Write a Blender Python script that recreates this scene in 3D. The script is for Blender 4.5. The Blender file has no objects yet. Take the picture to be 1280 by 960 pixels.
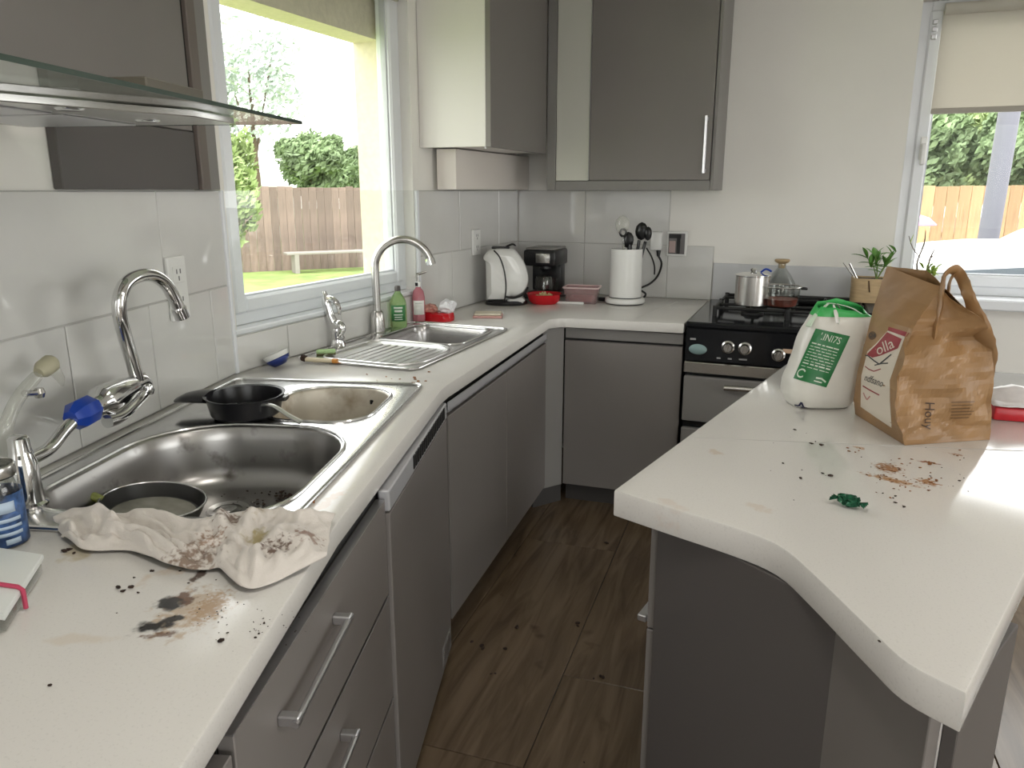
import bpy, bmesh, math, random
from mathutils import Vector, Matrix, noise
from mathutils.bvhtree import BVHTree
random.seed(7)
S = bpy.context.scene
COL = S.collection
PI = math.pi
# ------------------------------------------------------------------ camera, sky, exposure
EYE = 1.447
FPX = 950.0
PITCH = math.atan(242 / FPX)
YAW = math.radians(21.7)
cam = bpy.data.cameras.new('camera')
cam.sensor_width = 36.0
cam.lens = FPX / 1280 * 36
cam.clip_start = 0.05
camo = bpy.data.objects.new('camera', cam)
COL.objects.link(camo)
camo.location = (0, 0, EYE)
camo.rotation_euler = (PI / 2 - PITCH, 0, YAW)
S.camera = camo
w = bpy.data.worlds.new('overcast_sky')
S.world = w
w.use_nodes = True
bg = w.node_tree.nodes['Background']
bg.inputs[0].default_value = (1.0, 0.98, 0.968, 1)
bg.inputs[1].default_value = 4.4
S.view_settings.view_transform = 'Standard'
S.view_settings.look = 'None'
S.view_settings.gamma = 1
S.view_settings.use_curve_mapping = False
S.view_settings.exposure = 0.36

def light_area(name, loc, rot, sx, sy, energy, color=(1, 1, 1), portal=False):
    l = bpy.data.lights.new(name, 'AREA')
    l.shape = 'RECTANGLE'
    l.size, l.size_y = sx, sy
    l.energy = energy
    l.color = color
    if portal:
        l.cycles.is_portal = True
    o = bpy.data.objects.new(name, l)
    COL.objects.link(o)
    o.location = loc
    o.rotation_euler = rot
    return o
# daylight portals in the four openings of the room (they only guide sky sampling)
light_area('daylight_portal', (-1.78, 2.3, 1.62), (0, -PI / 2, 0), 1.2, 1.1, 1, portal=True)
light_area('daylight_portal', (1.25, 4.10, 1.6), (-PI / 2, 0, 0), 1.9, 1.25, 1, portal=True)
light_area('daylight_portal', (3.55, 1.3, 1.08), (0, PI / 2, 0), 2.1, 2.4, 1, portal=True)
light_area('daylight_portal', (1.8, -2.75, 1.3), (PI / 2, 0, 0), 2.9, 2.0, 1, portal=True)

# ------------------------------------------------------------------ helpers
def ray(px, py):
    u = (px - 640) / FPX
    v = (py - 480) / FPX
    fw = math.cos(PITCH) - v * math.sin(PITCH)
    return Vector((-math.sin(YAW) * fw + math.cos(YAW) * u, math.cos(YAW) * fw + math.sin(YAW) * u,
                   -(math.sin(PITCH) + v * math.cos(PITCH)))), fw
def G(px, py, z=0.9):
    """point of a level surface at height z that lies in the given viewing direction"""
    r, _ = ray(px, py)
    t = (z - EYE) / r.z
    return Vector((r.x * t, r.y * t, z))
def RW(px, py, wd):
    r, fw = ray(px, py)
    t = wd / fw
    return Vector((r.x * t, r.y * t, EYE + r.z * t))
def WD(p):
    return -p[0] * math.sin(YAW) + p[1] * math.cos(YAW)
def ZT(p, py):
    return RW(640, py, WD(p)).z
def VY(px, py, Y):
    r, _ = ray(px, py)
    t = Y / r.y
    return Vector((r.x * t, Y, EYE + r.z * t))
def hit(px, py, P, Q, off=0.0):
    d = (Vector(Q) - Vector(P)).normalized()
    n = Vector((d.y, -d.x))
    p = Vector(P) + n * off
    r, _ = ray(px, py)
    t = n.dot(p) / (n.x * r.x + n.y * r.y)
    return Vector((r.x * t, r.y * t, EYE + r.z * t))

MATS = {}
def mat(name, col, rough=0.5, metal=0.0, var=0.0, scale=20.0, bump=0.0, trans=0.0, alpha=1.0, ior=1.45, coat=0.0, spec=0.5, emit=0.0, stretch=None, sheen=0.0, detail=4.0):
    if name in MATS:
        return MATS[name]
    m = bpy.data.materials.new(name)
    m.use_nodes = True
    nt = m.node_tree
    b = nt.nodes['Principled BSDF']
    b.inputs['Base Color'].default_value = (*col, 1)
    b.inputs['Roughness'].default_value = rough
    b.inputs['Metallic'].default_value = metal
    b.inputs['IOR'].default_value = ior
    b.inputs['Transmission Weight'].default_value = trans
    b.inputs['Alpha'].default_value = alpha
    b.inputs['Coat Weight'].default_value = coat
    b.inputs['Coat Roughness'].default_value = 0.05
    b.inputs['Specular IOR Level'].default_value = spec
    b.inputs['Sheen Weight'].default_value = sheen
    if emit:
        b.inputs['Emission Color'].default_value = (*col, 1)
        b.inputs['Emission Strength'].default_value = emit
    if var or bump:
        tc = nt.nodes.new('ShaderNodeTexCoord')
        src = tc.outputs['Object']
        if stretch:
            mp = nt.nodes.new('ShaderNodeMapping')
            mp.inputs['Scale'].default_value = stretch
            nt.links.new(src, mp.inputs[0])
            src = mp.outputs[0]
        n = nt.nodes.new('ShaderNodeTexNoise')
        n.inputs['Scale'].default_value = scale
        n.inputs['Detail'].default_value = detail
        nt.links.new(src, n.inputs['Vector'])
        if var:
            r = nt.nodes.new('ShaderNodeValToRGB')
            r.color_ramp.elements[0].position = 0.3
            r.color_ramp.elements[1].position = 0.7
            r.color_ramp.elements[0].color = (*[max(0, c * (1 - var)) for c in col], 1)
            r.color_ramp.elements[1].color = (*[min(1, c * (1 + var)) for c in col], 1)
            nt.links.new(n.outputs[0], r.inputs[0])
            nt.links.new(r.outputs[0], b.inputs['Base Color'])
        if bump:
            bp = nt.nodes.new('ShaderNodeBump')
            bp.inputs['Strength'].default_value = bump
            bp.inputs['Distance'].default_value = 0.01
            nt.links.new(n.outputs[0], bp.inputs['Height'])
            nt.links.new(bp.outputs[0], b.inputs['Normal'])
    MATS[name] = m
    return m

def glass_mat(name, tint=(1, 1, 1), rough=0.0, base=0.05, dirt=0.0):
    """thin clear sheet: straight-through transmission plus fresnel reflection"""
    if name in MATS:
        return MATS[name]
    m = bpy.data.materials.new(name)
    m.use_nodes = True
    nt = m.node_tree
    nt.nodes.clear()
    out = nt.nodes.new('ShaderNodeOutputMaterial')
    tr = nt.nodes.new('ShaderNodeBsdfTransparent')
    tr.inputs[0].default_value = (*tint, 1)
    gl = nt.nodes.new('ShaderNodeBsdfGlossy')
    gl.inputs['Roughness'].default_value = rough
    mx = nt.nodes.new('ShaderNodeMixShader')
    lw = nt.nodes.new('ShaderNodeLayerWeight')
    lw.inputs[0].default_value = 0.5
    pw = nt.nodes.new('ShaderNodeMath')
    pw.operation = 'POWER'
    pw.inputs[1].default_value = 5.0
    nt.links.new(lw.outputs['Facing'], pw.inputs[0])
    ad = nt.nodes.new('ShaderNodeMath')
    ad.operation = 'MULTIPLY_ADD'
    ad.inputs[1].default_value = 0.9
    ad.inputs[2].default_value = base
    nt.links.new(pw.outputs[0], ad.inputs[0])
    nt.links.new(ad.outputs[0], mx.inputs[0])
    nt.links.new(tr.outputs[0], mx.inputs[1])
    nt.links.new(gl.outputs[0], mx.inputs[2])
    last = mx
    if dirt:
        df = nt.nodes.new('ShaderNodeBsdfDiffuse')
        df.inputs[0].default_value = (0.8, 0.8, 0.78, 1)
        m2 = nt.nodes.new('ShaderNodeMixShader')
        tc = nt.nodes.new('ShaderNodeTexCoord')
        ns = nt.nodes.new('ShaderNodeTexNoise')
        ns.inputs['Scale'].default_value = 4
        ns.inputs['Detail'].default_value = 6
        nt.links.new(tc.outputs['Object'], ns.inputs['Vector'])
        mm = nt.nodes.new('ShaderNodeMath')
        mm.operation = 'MULTIPLY'
        mm.inputs[1].default_value = dirt
        nt.links.new(ns.outputs[0], mm.inputs[0])
        nt.links.new(mm.outputs[0], m2.inputs[0])
        nt.links.new(mx.outputs[0], m2.inputs[1])
        nt.links.new(df.outputs[0], m2.inputs[2])
        last = m2
    nt.links.new(last.outputs[0], out.inputs[0])
    MATS[name] = m
    return m

def stain_mat(name, col, rough, stains, speck=True):
    """worktop material with stains at places of their own: (x, y, rx, ry, angle, colour, strength, noise scale)"""
    m = bpy.data.materials.new(name)
    m.use_nodes = True
    nt = m.node_tree
    N, L = nt.nodes, nt.links
    b = N['Principled BSDF']
    b.inputs['Roughness'].default_value = rough
    tc = N.new('ShaderNodeTexCoord')
    pos = tc.outputs['Object']
    ns = N.new('ShaderNodeTexNoise')
    ns.inputs['Scale'].default_value = 260
    ns.inputs['Detail'].default_value = 2
    L.new(pos, ns.inputs['Vector'])
    rp = N.new('ShaderNodeValToRGB')
    rp.color_ramp.elements[0].position = 0.32
    rp.color_ramp.elements[1].position = 0.42
    rp.color_ramp.elements[0].color = (*[c * 0.93 for c in col], 1)
    rp.color_ramp.elements[1].color = (*col, 1)
    L.new(ns.outputs[0], rp.inputs[0])
    cur = rp.outputs[0]
    for (x, y, rx, ry, ang, c, st, sc) in stains:
        mp = N.new('ShaderNodeMapping')
        mp.vector_type = 'TEXTURE'
        mp.inputs['Location'].default_value = (x, y, 0.9)
        mp.inputs['Rotation'].default_value = (0, 0, ang)
        mp.inputs['Scale'].default_value = (rx, ry, 1)
        L.new(pos, mp.inputs[0])
        ln = N.new('ShaderNodeVectorMath')
        ln.operation = 'LENGTH'
        L.new(mp.outputs[0], ln.inputs[0])
        n2 = N.new('ShaderNodeTexNoise')
        n2.inputs['Scale'].default_value = sc
        n2.inputs['Detail'].default_value = 5
        L.new(pos, n2.inputs['Vector'])
        # mask = smooth(1 - len + (noise-.5)*1.6)
        a = N.new('ShaderNodeMath')
        a.operation = 'MULTIPLY_ADD'
        a.inputs[1].default_value = 2.2
        L.new(n2.outputs[0], a.inputs[0])
        a.inputs[2].default_value = -0.25
        s = N.new('ShaderNodeMath')
        s.operation = 'SUBTRACT'
        L.new(a.outputs[0], s.inputs[0])
        L.new(ln.outputs['Value'], s.inputs[1])
        mr = N.new('ShaderNodeMapRange')
        mr.interpolation_type = 'SMOOTHSTEP'
        mr.inputs['From Min'].default_value = 0.0
        mr.inputs['From Max'].default_value = 0.55
        mr.inputs['To Max'].default_value = st
        L.new(s.outputs[0], mr.inputs['Value'])
        mx = N.new('ShaderNodeMix')
        mx.data_type = 'RGBA'
        L.new(mr.outputs[0], mx.inputs[0])
        L.new(cur, mx.inputs[6])
        mx.inputs[7].default_value = (*c, 1)
        cur = mx.outputs[2]
    L.new(cur, b.inputs['Base Color'])
    # faint ripples in the polish
    n3 = N.new('ShaderNodeTexNoise')
    n3.inputs['Scale'].default_value = 9
    n3.inputs['Detail'].default_value = 6
    L.new(pos, n3.inputs['Vector'])
    mr = N.new('ShaderNodeMapRange')
    mr.inputs['To Min'].default_value = rough * 0.75
    mr.inputs['To Max'].default_value = rough * 1.35
    L.new(n3.outputs[0], mr.inputs['Value'])
    L.new(mr.outputs[0], b.inputs['Roughness'])
    MATS[name] = m
    return m

# ---- mesh builders
def BM():
    return bmesh.new()
def join(bm, other, M=None):
    if M is not None:
        bmesh.ops.transform(other, matrix=M, verts=other.verts)
    me = bpy.data.meshes.new('tmp')
    other.to_mesh(me)
    other.free()
    bm.from_mesh(me)
    bpy.data.meshes.remove(me)
    return bm
def box(bm, a, b, bev=0.0, M=None, seg=1):
    t = bmesh.new()
    bmesh.ops.create_cube(t, size=1)
    c = [(a[i] + b[i]) / 2 for i in range(3)]
    s = [abs(b[i] - a[i]) for i in range(3)]
    for v in t.verts:
        v.co = Vector((c[0] + v.co.x * s[0], c[1] + v.co.y * s[1], c[2] + v.co.z * s[2]))
    if bev:
        bmesh.ops.bevel(t, geom=list(t.edges), offset=min(bev, min(s) * 0.45), segments=seg, affect='EDGES', profile=0.5)
    return join(bm, t, M)
def prism(bm, pts, z0, z1, bev=0.0, M=None, seg=2):
    t = bmesh.new()
    vs = [t.verts.new((p[0], p[1], z1)) for p in pts]
    f = t.faces.new(vs)
    r = bmesh.ops.extrude_face_region(t, geom=[f])
    for v in r['geom']:
        if isinstance(v, bmesh.types.BMVert):
            v.co.z = z0
    bmesh.ops.recalc_face_normals(t, faces=t.faces)
    if bev:
        bmesh.ops.bevel(t, geom=[e for e in t.edges if abs(e.verts[0].co.z - e.verts[1].co.z) < 1e-6], offset=bev, segments=seg, affect='EDGES', profile=0.5)
    return join(bm, t, M)
def smooth_path(pts, n=6):
    P = [Vector(p) for p in pts]
    out = []
    for i in range(len(P) - 1):
        p0 = P[max(0, i - 1)]
        p1, p2 = P[i], P[i + 1]
        p3 = P[min(len(P) - 1, i + 2)]
        for k in range(n):
            t = k / n
            out.append(0.5 * ((2 * p1) + (-p0 + p2) * t + (2 * p0 - 5 * p1 + 4 * p2 - p3) * t * t + (-p0 + 3 * p1 - 3 * p2 + p3) * t ** 3))
    out.append(P[-1])
    return out
def tube(bm, pts, r, seg=12, smooth=0, cap=True, flat=None):
    P = smooth_path(pts, smooth) if smooth else [Vector(p) for p in pts]
    n = len(P)
    rs = r if isinstance(r, (list, tuple)) else None
    up = None
    rings = []
    for i, p in enumerate(P):
        d = (P[min(n - 1, i + 1)] - P[max(0, i - 1)]).normalized()
        if up is None:
            up = Vector((0, 0, 1)) if abs(d.z) < 0.9 else Vector((1, 0, 0))
        sd = d.cross(up).normalized()
        up = sd.cross(d).normalized()
        if rs:
            f = i / (n - 1) * (len(rs) - 1)
            k = min(int(f), len(rs) - 2)
            rr = rs[k] + (rs[k + 1] - rs[k]) * (f - k)
        else:
            rr = r
        fl = flat if flat else 1.0
        rings.append([bm.verts.new(p + (sd * math.cos(a) + up * math.sin(a) * fl) * rr) for a in [2 * PI * j / seg for j in range(seg)]])
    for i in range(n - 1):
        for j in range(seg):
            bm.faces.new((rings[i][j], rings[i][(j + 1) % seg], rings[i + 1][(j + 1) % seg], rings[i + 1][j]))
    if cap:
        bm.faces.new(list(reversed(rings[0])))
        bm.faces.new(rings[-1])
    return bm
def lathe(bm, prof, c=(0, 0, 0), seg=28, M=None, cap=True):
    t = bmesh.new()
    rings = []
    for (r, z) in prof:
        if r < 1e-5:
            rings.append([t.verts.new((0, 0, z))])
        else:
            rings.append([t.verts.new((r * math.cos(2 * PI * j / seg), r * math.sin(2 * PI * j / seg), z)) for j in range(seg)])
    for a, b in zip(rings, rings[1:]):
        for j in range(seg):
            k = (j + 1) % seg
            if len(a) == 1 and len(b) == 1:
                continue
            if len(a) == 1:
                t.faces.new((a[0], b[k], b[j]))
            elif len(b) == 1:
                t.faces.new((a[j], a[k], b[0]))
            else:
                t.faces.new((a[j], a[k], b[k], b[j]))
    if cap:
        if len(rings[0]) > 1:
            t.faces.new(list(reversed(rings[0])))
        if len(rings[-1]) > 1:
            t.faces.new(rings[-1])
    bmesh.ops.recalc_face_normals(t, faces=t.faces)
    T = Matrix.Translation(Vector(c))
    return join(bm, t, (M @ T) if M is not None else T)
def loft(bm, loops, close0=False, close1=False):
    R = [[bm.verts.new(p) for p in l] for l in loops]
    n = len(R[0])
    for a, b in zip(R, R[1:]):
        for j in range(n):
            k = (j + 1) % n
            bm.faces.new((a[j], a[k], b[k], b[j]))
    if close0:
        bm.faces.new(list(reversed(R[0])))
    if close1:
        bm.faces.new(R[-1])
    return R
def rrect(u0, u1, v0, v1, r, n=5, f=None, z=0.0):
    """rounded rectangle loop; r may be one radius or four (u1v1, u0v1, u0v0, u1v0)"""
    rr = r if isinstance(r, (list, tuple)) else [r] * 4
    cs = [(u1 - rr[0], v1 - rr[0], 0, rr[0]), (u0 + rr[1], v1 - rr[1], 1, rr[1]), (u0 + rr[2], v0 + rr[2], 2, rr[2]), (u1 - rr[3], v0 + rr[3], 3, rr[3])]
    out = []
    for (cx, cy, q, R) in cs:
        for k in range(n + 1):
            a = (q + k / n) * PI / 2
            p = (cx + R * math.cos(a), cy + R * math.sin(a))
            out.append(f(*p) if f else p)
    return [Vector((p[0], p[1], z)) for p in out]
def plate(bm, outer, holes, z0, z1, bev=0.0):
    """level slab with holes"""
    t = bmesh.new()
    edges = []
    for lp in [outer] + holes:
        vs = [t.verts.new((p[0], p[1], z1)) for p in lp]
        for i in range(len(vs)):
            edges.append(t.edges.new((vs[i], vs[(i + 1) % len(vs)])))
    bmesh.ops.triangle_fill(t, use_beauty=True, use_dissolve=False, edges=edges)
    for f in t.faces:
        f.normal_update()
        if f.normal.z < 0:
            f.normal_flip()
    r = bmesh.ops.extrude_face_region(t, geom=list(t.faces))
    # extruded copy is the moved part
    for v in r['geom']:
        if isinstance(v, bmesh.types.BMVert):
            v.co.z = z0
    bmesh.ops.recalc_face_normals(t, faces=t.faces)
    if bev:
        es = [e for e in t.edges if len(e.link_faces) == 2 and abs(e.verts[0].co.z - e.verts[1].co.z) < 1e-6 and e.calc_face_angle(0) > 0.8]
        bmesh.ops.bevel(t, geom=es, offset=bev, segments=2, affect='EDGES', profile=0.5)
    return join(bm, t)

def obj(name, bm, m, parent=None, smooth=True, ang=35, mods=None):
    me = bpy.data.meshes.new(name)
    bm.to_mesh(me)
    bm.free()
    if isinstance(m, str):
        m = MATS[m]
    me.materials.append(m)
    if smooth:
        me.polygons.foreach_set('use_smooth', [True] * len(me.polygons))
        me.set_sharp_from_angle(angle=math.radians(ang))
    o = bpy.data.objects.new(name, me)
    COL.objects.link(o)
    if parent:
        o.parent = parent
    return o
def inst(name, me, parent=None, loc=(0, 0, 0), rot=(0, 0, 0), scale=(1, 1, 1)):
    o = bpy.data.objects.new(name, me)
    COL.objects.link(o)
    o.location, o.rotation_euler, o.scale = loc, rot, scale
    if parent:
        o.parent = parent
    return o
def mesh_of(bm, m, smooth=True, ang=35, name='shared'):
    o = obj(name, bm, m, None, smooth, ang)
    me = o.data
    bpy.data.objects.remove(o)
    return me
def tag(o, label, cat, group=None, kind=None):
    o['label'] = label
    o['category'] = cat
    if group:
        o['group'] = group
    if kind:
        o['kind'] = kind
    return o
def thing(name, label, cat, loc=(0, 0, 0), rotz=0.0, group=None):
    o = bpy.data.objects.new(name, None)
    o.empty_display_size = 0.05
    COL.objects.link(o)
    o.location = loc
    o.rotation_euler = (0, 0, rotz)
    return tag(o, label, cat, group)
def struct(name, bm, m, label=None):
    o = obj(name, bm, m, None, True, 30)
    o['kind'] = 'structure'
    if label:
        o['label'] = label
    return o
def sempty(name, label=None):
    o = bpy.data.objects.new(name, None)
    COL.objects.link(o)
    o['kind'] = 'structure'
    if label:
        o['label'] = label
    return o
def modsub(o, lv=1):
    md = o.modifiers.new('sub', 'SUBSURF')
    md.levels = md.render_levels = lv
    return o
def solid(o, t, off=0):
    md = o.modifiers.new('solid', 'SOLIDIFY')
    md.thickness = t
    md.offset = off
    return o
def frame(P, Q):
    """local frame: x along P->Q, y to the left of it (away from the room), z up; origin P"""
    d = (Vector(Q) - Vector(P)).normalized()
    M = Matrix(((d.x, -d.y, 0, P[0]), (d.y, d.x, 0, P[1]), (0, 0, 1, 0), (0, 0, 0, 1)))
    return M
def crumple(p, amp, sc, seed=0.0):
    q = Vector((p.x * sc + seed, p.y * sc, p.z * sc))
    return noise.noise_vector(q) * amp + noise.noise_vector(q * 2.3) * amp * 0.5
# ------------------------------------------------------------------ materials
mat('wall_paint', (0.84, 0.82, 0.775), 0.6, var=0.02, scale=3)
mat('ceiling_paint', (0.85, 0.85, 0.84), 0.8)
mat('cream_render', (0.68, 0.61, 0.48), 0.9, var=0.06, scale=40, bump=0.3)
mat('tile_glaze', (0.66, 0.655, 0.635), 0.05, var=0.03, scale=5, bump=0.010, coat=0.5)
mat('grout', (0.50, 0.49, 0.47), 0.9)
mat('upvc', (0.78, 0.80, 0.83), 0.25)
mat('grey_door', (0.205, 0.188, 0.178), 0.38, var=0.04, scale=2)
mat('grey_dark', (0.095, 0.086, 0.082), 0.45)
mat('grey_light', (0.23, 0.22, 0.21), 0.4)
mat('kick_grey', (0.055, 0.05, 0.048), 0.5)
mat('carcass_black', (0.01, 0.01, 0.01), 0.6)
mat('white_panel', (0.76, 0.73, 0.70), 0.4)
mat('steel', (0.68, 0.68, 0.68), 0.33, 1.0, var=0.10, scale=14, stretch=(1, 14, 1))
mat('steel_rim', (0.68, 0.68, 0.68), 0.22, 1.0, var=0.06, scale=30)
mat('chrome', (0.72, 0.72, 0.72), 0.08, 1.0)
mat('brushed', (0.58, 0.57, 0.55), 0.25, 1.0)
mat('alu', (0.62, 0.62, 0.64), 0.35, 1.0)
mat('black_plastic', (0.012, 0.012, 0.013), 0.3)
mat('black_enamel', (0.010, 0.011, 0.013), 0.10)
mat('cast_iron', (0.012, 0.012, 0.012), 0.5)
mat('white_plastic', (0.78, 0.78, 0.76), 0.22)
mat('white_gloss', (0.80, 0.80, 0.78), 0.10, coat=0.3)
mat('red_gloss', (0.55, 0.012, 0.02), 0.15)
mat('red_plastic', (0.50, 0.02, 0.03), 0.3)
mat('blue_plastic', (0.01, 0.05, 0.35), 0.3)
mat('label_blue', (0.045, 0.10, 0.25), 0.4, var=0.9, scale=45, detail=6)
mat('paper_white', (0.82, 0.81, 0.78), 0.7)
mat('lead_black', (0.01, 0.01, 0.01), 0.4)
mat('wood_light', (0.50, 0.36, 0.20), 0.6, var=0.12, scale=18, stretch=(1, 1, 6))
mat('leaf_green', (0.10, 0.25, 0.04), 0.45, var=0.4, scale=14)
mat('leaf_bright', (0.30, 0.42, 0.08), 0.5, var=0.3, scale=14)
mat('stem_brown', (0.10, 0.07, 0.045), 0.8)
glass_mat('window_glass', (0.97, 0.985, 0.98), 0.0, 0.004)
glass_mat('splash_glass', (0.985, 0.99, 0.985), 0.0, 0.035, dirt=0.03)
glass_mat('hood_glass', (0.80, 0.86, 0.81), 0.02, 0.06, dirt=0.25)
glass_mat('clear_glass', (0.93, 0.94, 0.93), 0.0, 0.06)
glass_mat('clear_plastic', (0.88, 0.88, 0.85), 0.1, 0.06, dirt=0.35)

def wood_floor():
    m = bpy.data.materials.new('floor_wood')
    m.use_nodes = True
    N, L = m.node_tree.nodes, m.node_tree.links
    b = N['Principled BSDF']
    tc = N.new('ShaderNodeTexCoord')
    oi = N.new('ShaderNodeObjectInfo')
    add = N.new('ShaderNodeVectorMath')
    add.operation = 'ADD'
    cmb = N.new('ShaderNodeCombineXYZ')
    mu = N.new('ShaderNodeMath')
    mu.operation = 'MULTIPLY'
    mu.inputs[1].default_value = 37
    L.new(oi.outputs['Random'], mu.inputs[0])
    L.new(mu.outputs[0], cmb.inputs[0])
    L.new(mu.outputs[0], cmb.inputs[1])
    L.new(tc.outputs['Object'], add.inputs[0])
    L.new(cmb.outputs[0], add.inputs[1])
    mp = N.new('ShaderNodeMapping')
    mp.inputs['Scale'].default_value = (9, 0.9, 1)
    L.new(add.outputs[0], mp.inputs[0])
    n1 = N.new('ShaderNodeTexNoise')
    n1.inputs['Scale'].default_value = 2.2
    n1.inputs['Detail'].default_value = 7
    n1.inputs['Distortion'].default_value = 1.2
    L.new(mp.outputs[0], n1.inputs['Vector'])
    r = N.new('ShaderNodeValToRGB')
    r.color_ramp.elements[0].position = 0.32
    r.color_ramp.elements[0].color = (0.105, 0.072, 0.045, 1)
    r.color_ramp.elements[1].position = 0.66
    r.color_ramp.elements[1].color = (0.20, 0.142, 0.092, 1)
    L.new(n1.outputs[0], r.inputs[0])
    # knots and dark smudges
    n2 = N.new('ShaderNodeTexNoise')
    n2.inputs['Scale'].default_value = 6
    n2.inputs['Detail'].default_value = 3
    L.new(add.outputs[0], n2.inputs['Vector'])
    r2 = N.new('ShaderNodeValToRGB')
    r2.color_ramp.elements[0].position = 0.66
    r2.color_ramp.elements[0].color = (0, 0, 0, 1)
    r2.color_ramp.elements[1].position = 0.76
    r2.color_ramp.elements[1].color = (0.75, 0.75, 0.75, 1)
    L.new(n2.outputs[0], r2.inputs[0])
    mx = N.new('ShaderNodeMix')
    mx.data_type = 'RGBA'
    L.new(r2.outputs[0], mx.inputs[0])
    L.new(r.outputs[0], mx.inputs[6])
    mx.inputs[7].default_value = (0.05, 0.032, 0.022, 1)
    L.new(mx.outputs[2], b.inputs['Base Color'])
    b.inputs['Roughness'].default_value = 0.24
    MATS['floor_wood'] = m
wood_floor()

# ------------------------------------------------------------------ plan of the room
A = (-1.64, 1.80)
C = (-1.56, 4.00)
W1S = (-0.468, -2.70)
R0 = (3.5, 4.0)
R1 = (3.5, -2.7)
CEIL = 2.45
TOPZ = 1.447          # top of the splashback
JZ = 1.172            # joint between the two tile courses
F1 = frame(W1S, A)
L1 = (Vector(A) - Vector(W1S)).length
F2 = frame(A, C)
L2 = (Vector(C) - Vector(A)).length
FB = frame(C, R0)
LB = R0[0] - C[0]
FR_ = frame(R0, R1)
FF = frame(R1, W1S)
def s1(y):            # distance along wall 1 for a world y
    return (y - W1S[1]) / (A[1] - W1S[1]) * L1
def wall(name, M, L, holes, th, mname, label, e0=0.0, e1=0.0, y0=0.0, z0=0.0, z1=CEIL):
    bm = BM()
    if not holes:
        box(bm, (-e0, y0, z0), (L + e1, y0 + th, z1), 0, M)
    else:
        s, t, a, b = holes
        box(bm, (-e0, y0, z0), (s, y0 + th, z1), 0, M)
        box(bm, (t, y0, z0), (L + e1, y0 + th, z1), 0, M)
        if a > z0:
            box(bm, (s, y0, z0), (t, y0 + th, a), 0, M)
        box(bm, (s, y0, b), (t, y0 + th, z1), 0, M)
    return struct(name, bm, mname, label)
H2 = (0.03, 1.10, 1.03, 2.28)
HB = (1.885, 3.70, 0.975, 2.25)
w1 = wall('wall_near_left', F1, L1, None, 0.30, 'wall_paint', 'pale wall with glossy splashback tiles beside the near sink', 0.2, 0.0)
w2 = wall('wall_left', F2, L2, H2, 0.10, 'wall_paint', 'pale wall around the garden window', 0.0, 0.1)
bm = BM()
s, t, a, b = H2
t, b = 1.07, 2.03
box(bm, (-0.25, 0.116, -0.2), (s, 0.245, 2.7), 0, F2)
box(bm, (t, 0.116, -0.2), (L2 + 0.3, 0.245, 2.7), 0, F2)
box(bm, (s, 0.116, -0.2), (t, 0.245, a), 0, F2)
box(bm, (s, 0.116, b), (t, 0.245, 2.7), 0, F2)
obj('outer_render', bm, 'cream_render', w2)['label'] = 'cream rendered outer leaf of the wall'
wb = wall('wall_back', FB, LB, HB, 0.22, 'wall_paint', 'white painted wall behind the cooker with the driveway window', 0.35, 0.2)
wr = wall('wall_right', FR_, 6.7, (1.5, 3.9, 0.0, 2.15), 0.2, 'wall_paint', None, 0.2, 0.2)
wf = wall('wall_front', FF, R1[0] - W1S[0], (0.25, 3.15, 0.3, 2.3), 0.2, 'wall_paint', None, 0.2, 0.2)
bm = BM()
box(bm, (-1.95, -2.95, CEIL), (3.75, 4.3, CEIL + 0.12))
struct('ceiling', bm, 'ceiling_paint')
bm = BM()
box(bm, (-2.0, -2.9, -0.15), (3.7, 4.22, -0.012))
fl = struct('floor', bm, 'grout', 'brown wood plank floor')
# planks
PA = math.radians(3.5)
PW, PLN = 0.39, 1.28
bm = BM()
box(bm, (0.0012, 0.0012, -0.012), (PW - 0.0012, PLN - 0.0012, 0.0), 0.0015)
plank_me = mesh_of(bm, 'floor_wood', False, name='plank')
for k in range(-3, 11):
    x0 = -0.491 + PW * k
    off = {-1: 1.585, 0: 1.994}.get(k, 1.585 + (k * 0.47) % PLN)
    for j in range(-4, 4):
        y0 = off + j * PLN
        cx = (x0 + PW / 2) * math.cos(PA) - (y0 + PLN / 2) * math.sin(PA)
        cy = (x0 + PW / 2) * math.sin(PA) + (y0 + PLN / 2) * math.cos(PA)
        ys = x0 * math.sin(PA) + y0 * math.cos(PA)
        if cx < -1.6 or cx > 3.6 or cy < -2.9 or ys > 3.95:
            continue
        sc = min(1.0, (4.03 - ys) / PLN)
        inst('plank', plank_me, fl, (x0 * math.cos(PA) - y0 * math.sin(PA), ys, 0), (0, 0, PA), (1, sc, 1))

# ------------------------------------------------------------------ splashback tiles
def tiles(parent, M, cols_lo, cols_hi, z_lo=0.9, zj=JZ, zt=TOPZ, th=0.009):
    g = 0.0016
    bm = BM()
    if cols_lo:
        box(bm, (cols_lo[0], -th * 0.6, z_lo), (cols_lo[-1], -0.0002, zj), 0, M)
    if cols_hi:
        box(bm, (cols_hi[0], -th * 0.6, zj), (cols_hi[-1], -0.0002, zt), 0, M)
    obj('grout_bed', bm, 'grout', parent)
    for cols, a, b in ((cols_lo, z_lo, zj), (cols_hi, zj, zt)):
        for x0, x1 in zip(cols or [], (cols or [])[1:]):
            bm = BM()
            dz = random.uniform(-0.0006, 0.0006)
            box(bm, (x0 + g, -th + dz, a + g), (x1 - g, -th * 0.5, b - g), 0.0018, M)
            obj('tile', bm, 'tile_glaze', parent)
base1 = s1(0.92)
lo = [base1 + v for v in (-1.6, -1.3, -1.0, -0.7, -0.4, -0.1, 0.2, 0.5, 0.8)] + [L1 - 0.002]
hi = [base1 + v for v in (-1.215, -0.615, -0.015, 0.585)] + [L1 - 0.002]
tiles(w1, F1, lo, hi)
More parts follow.
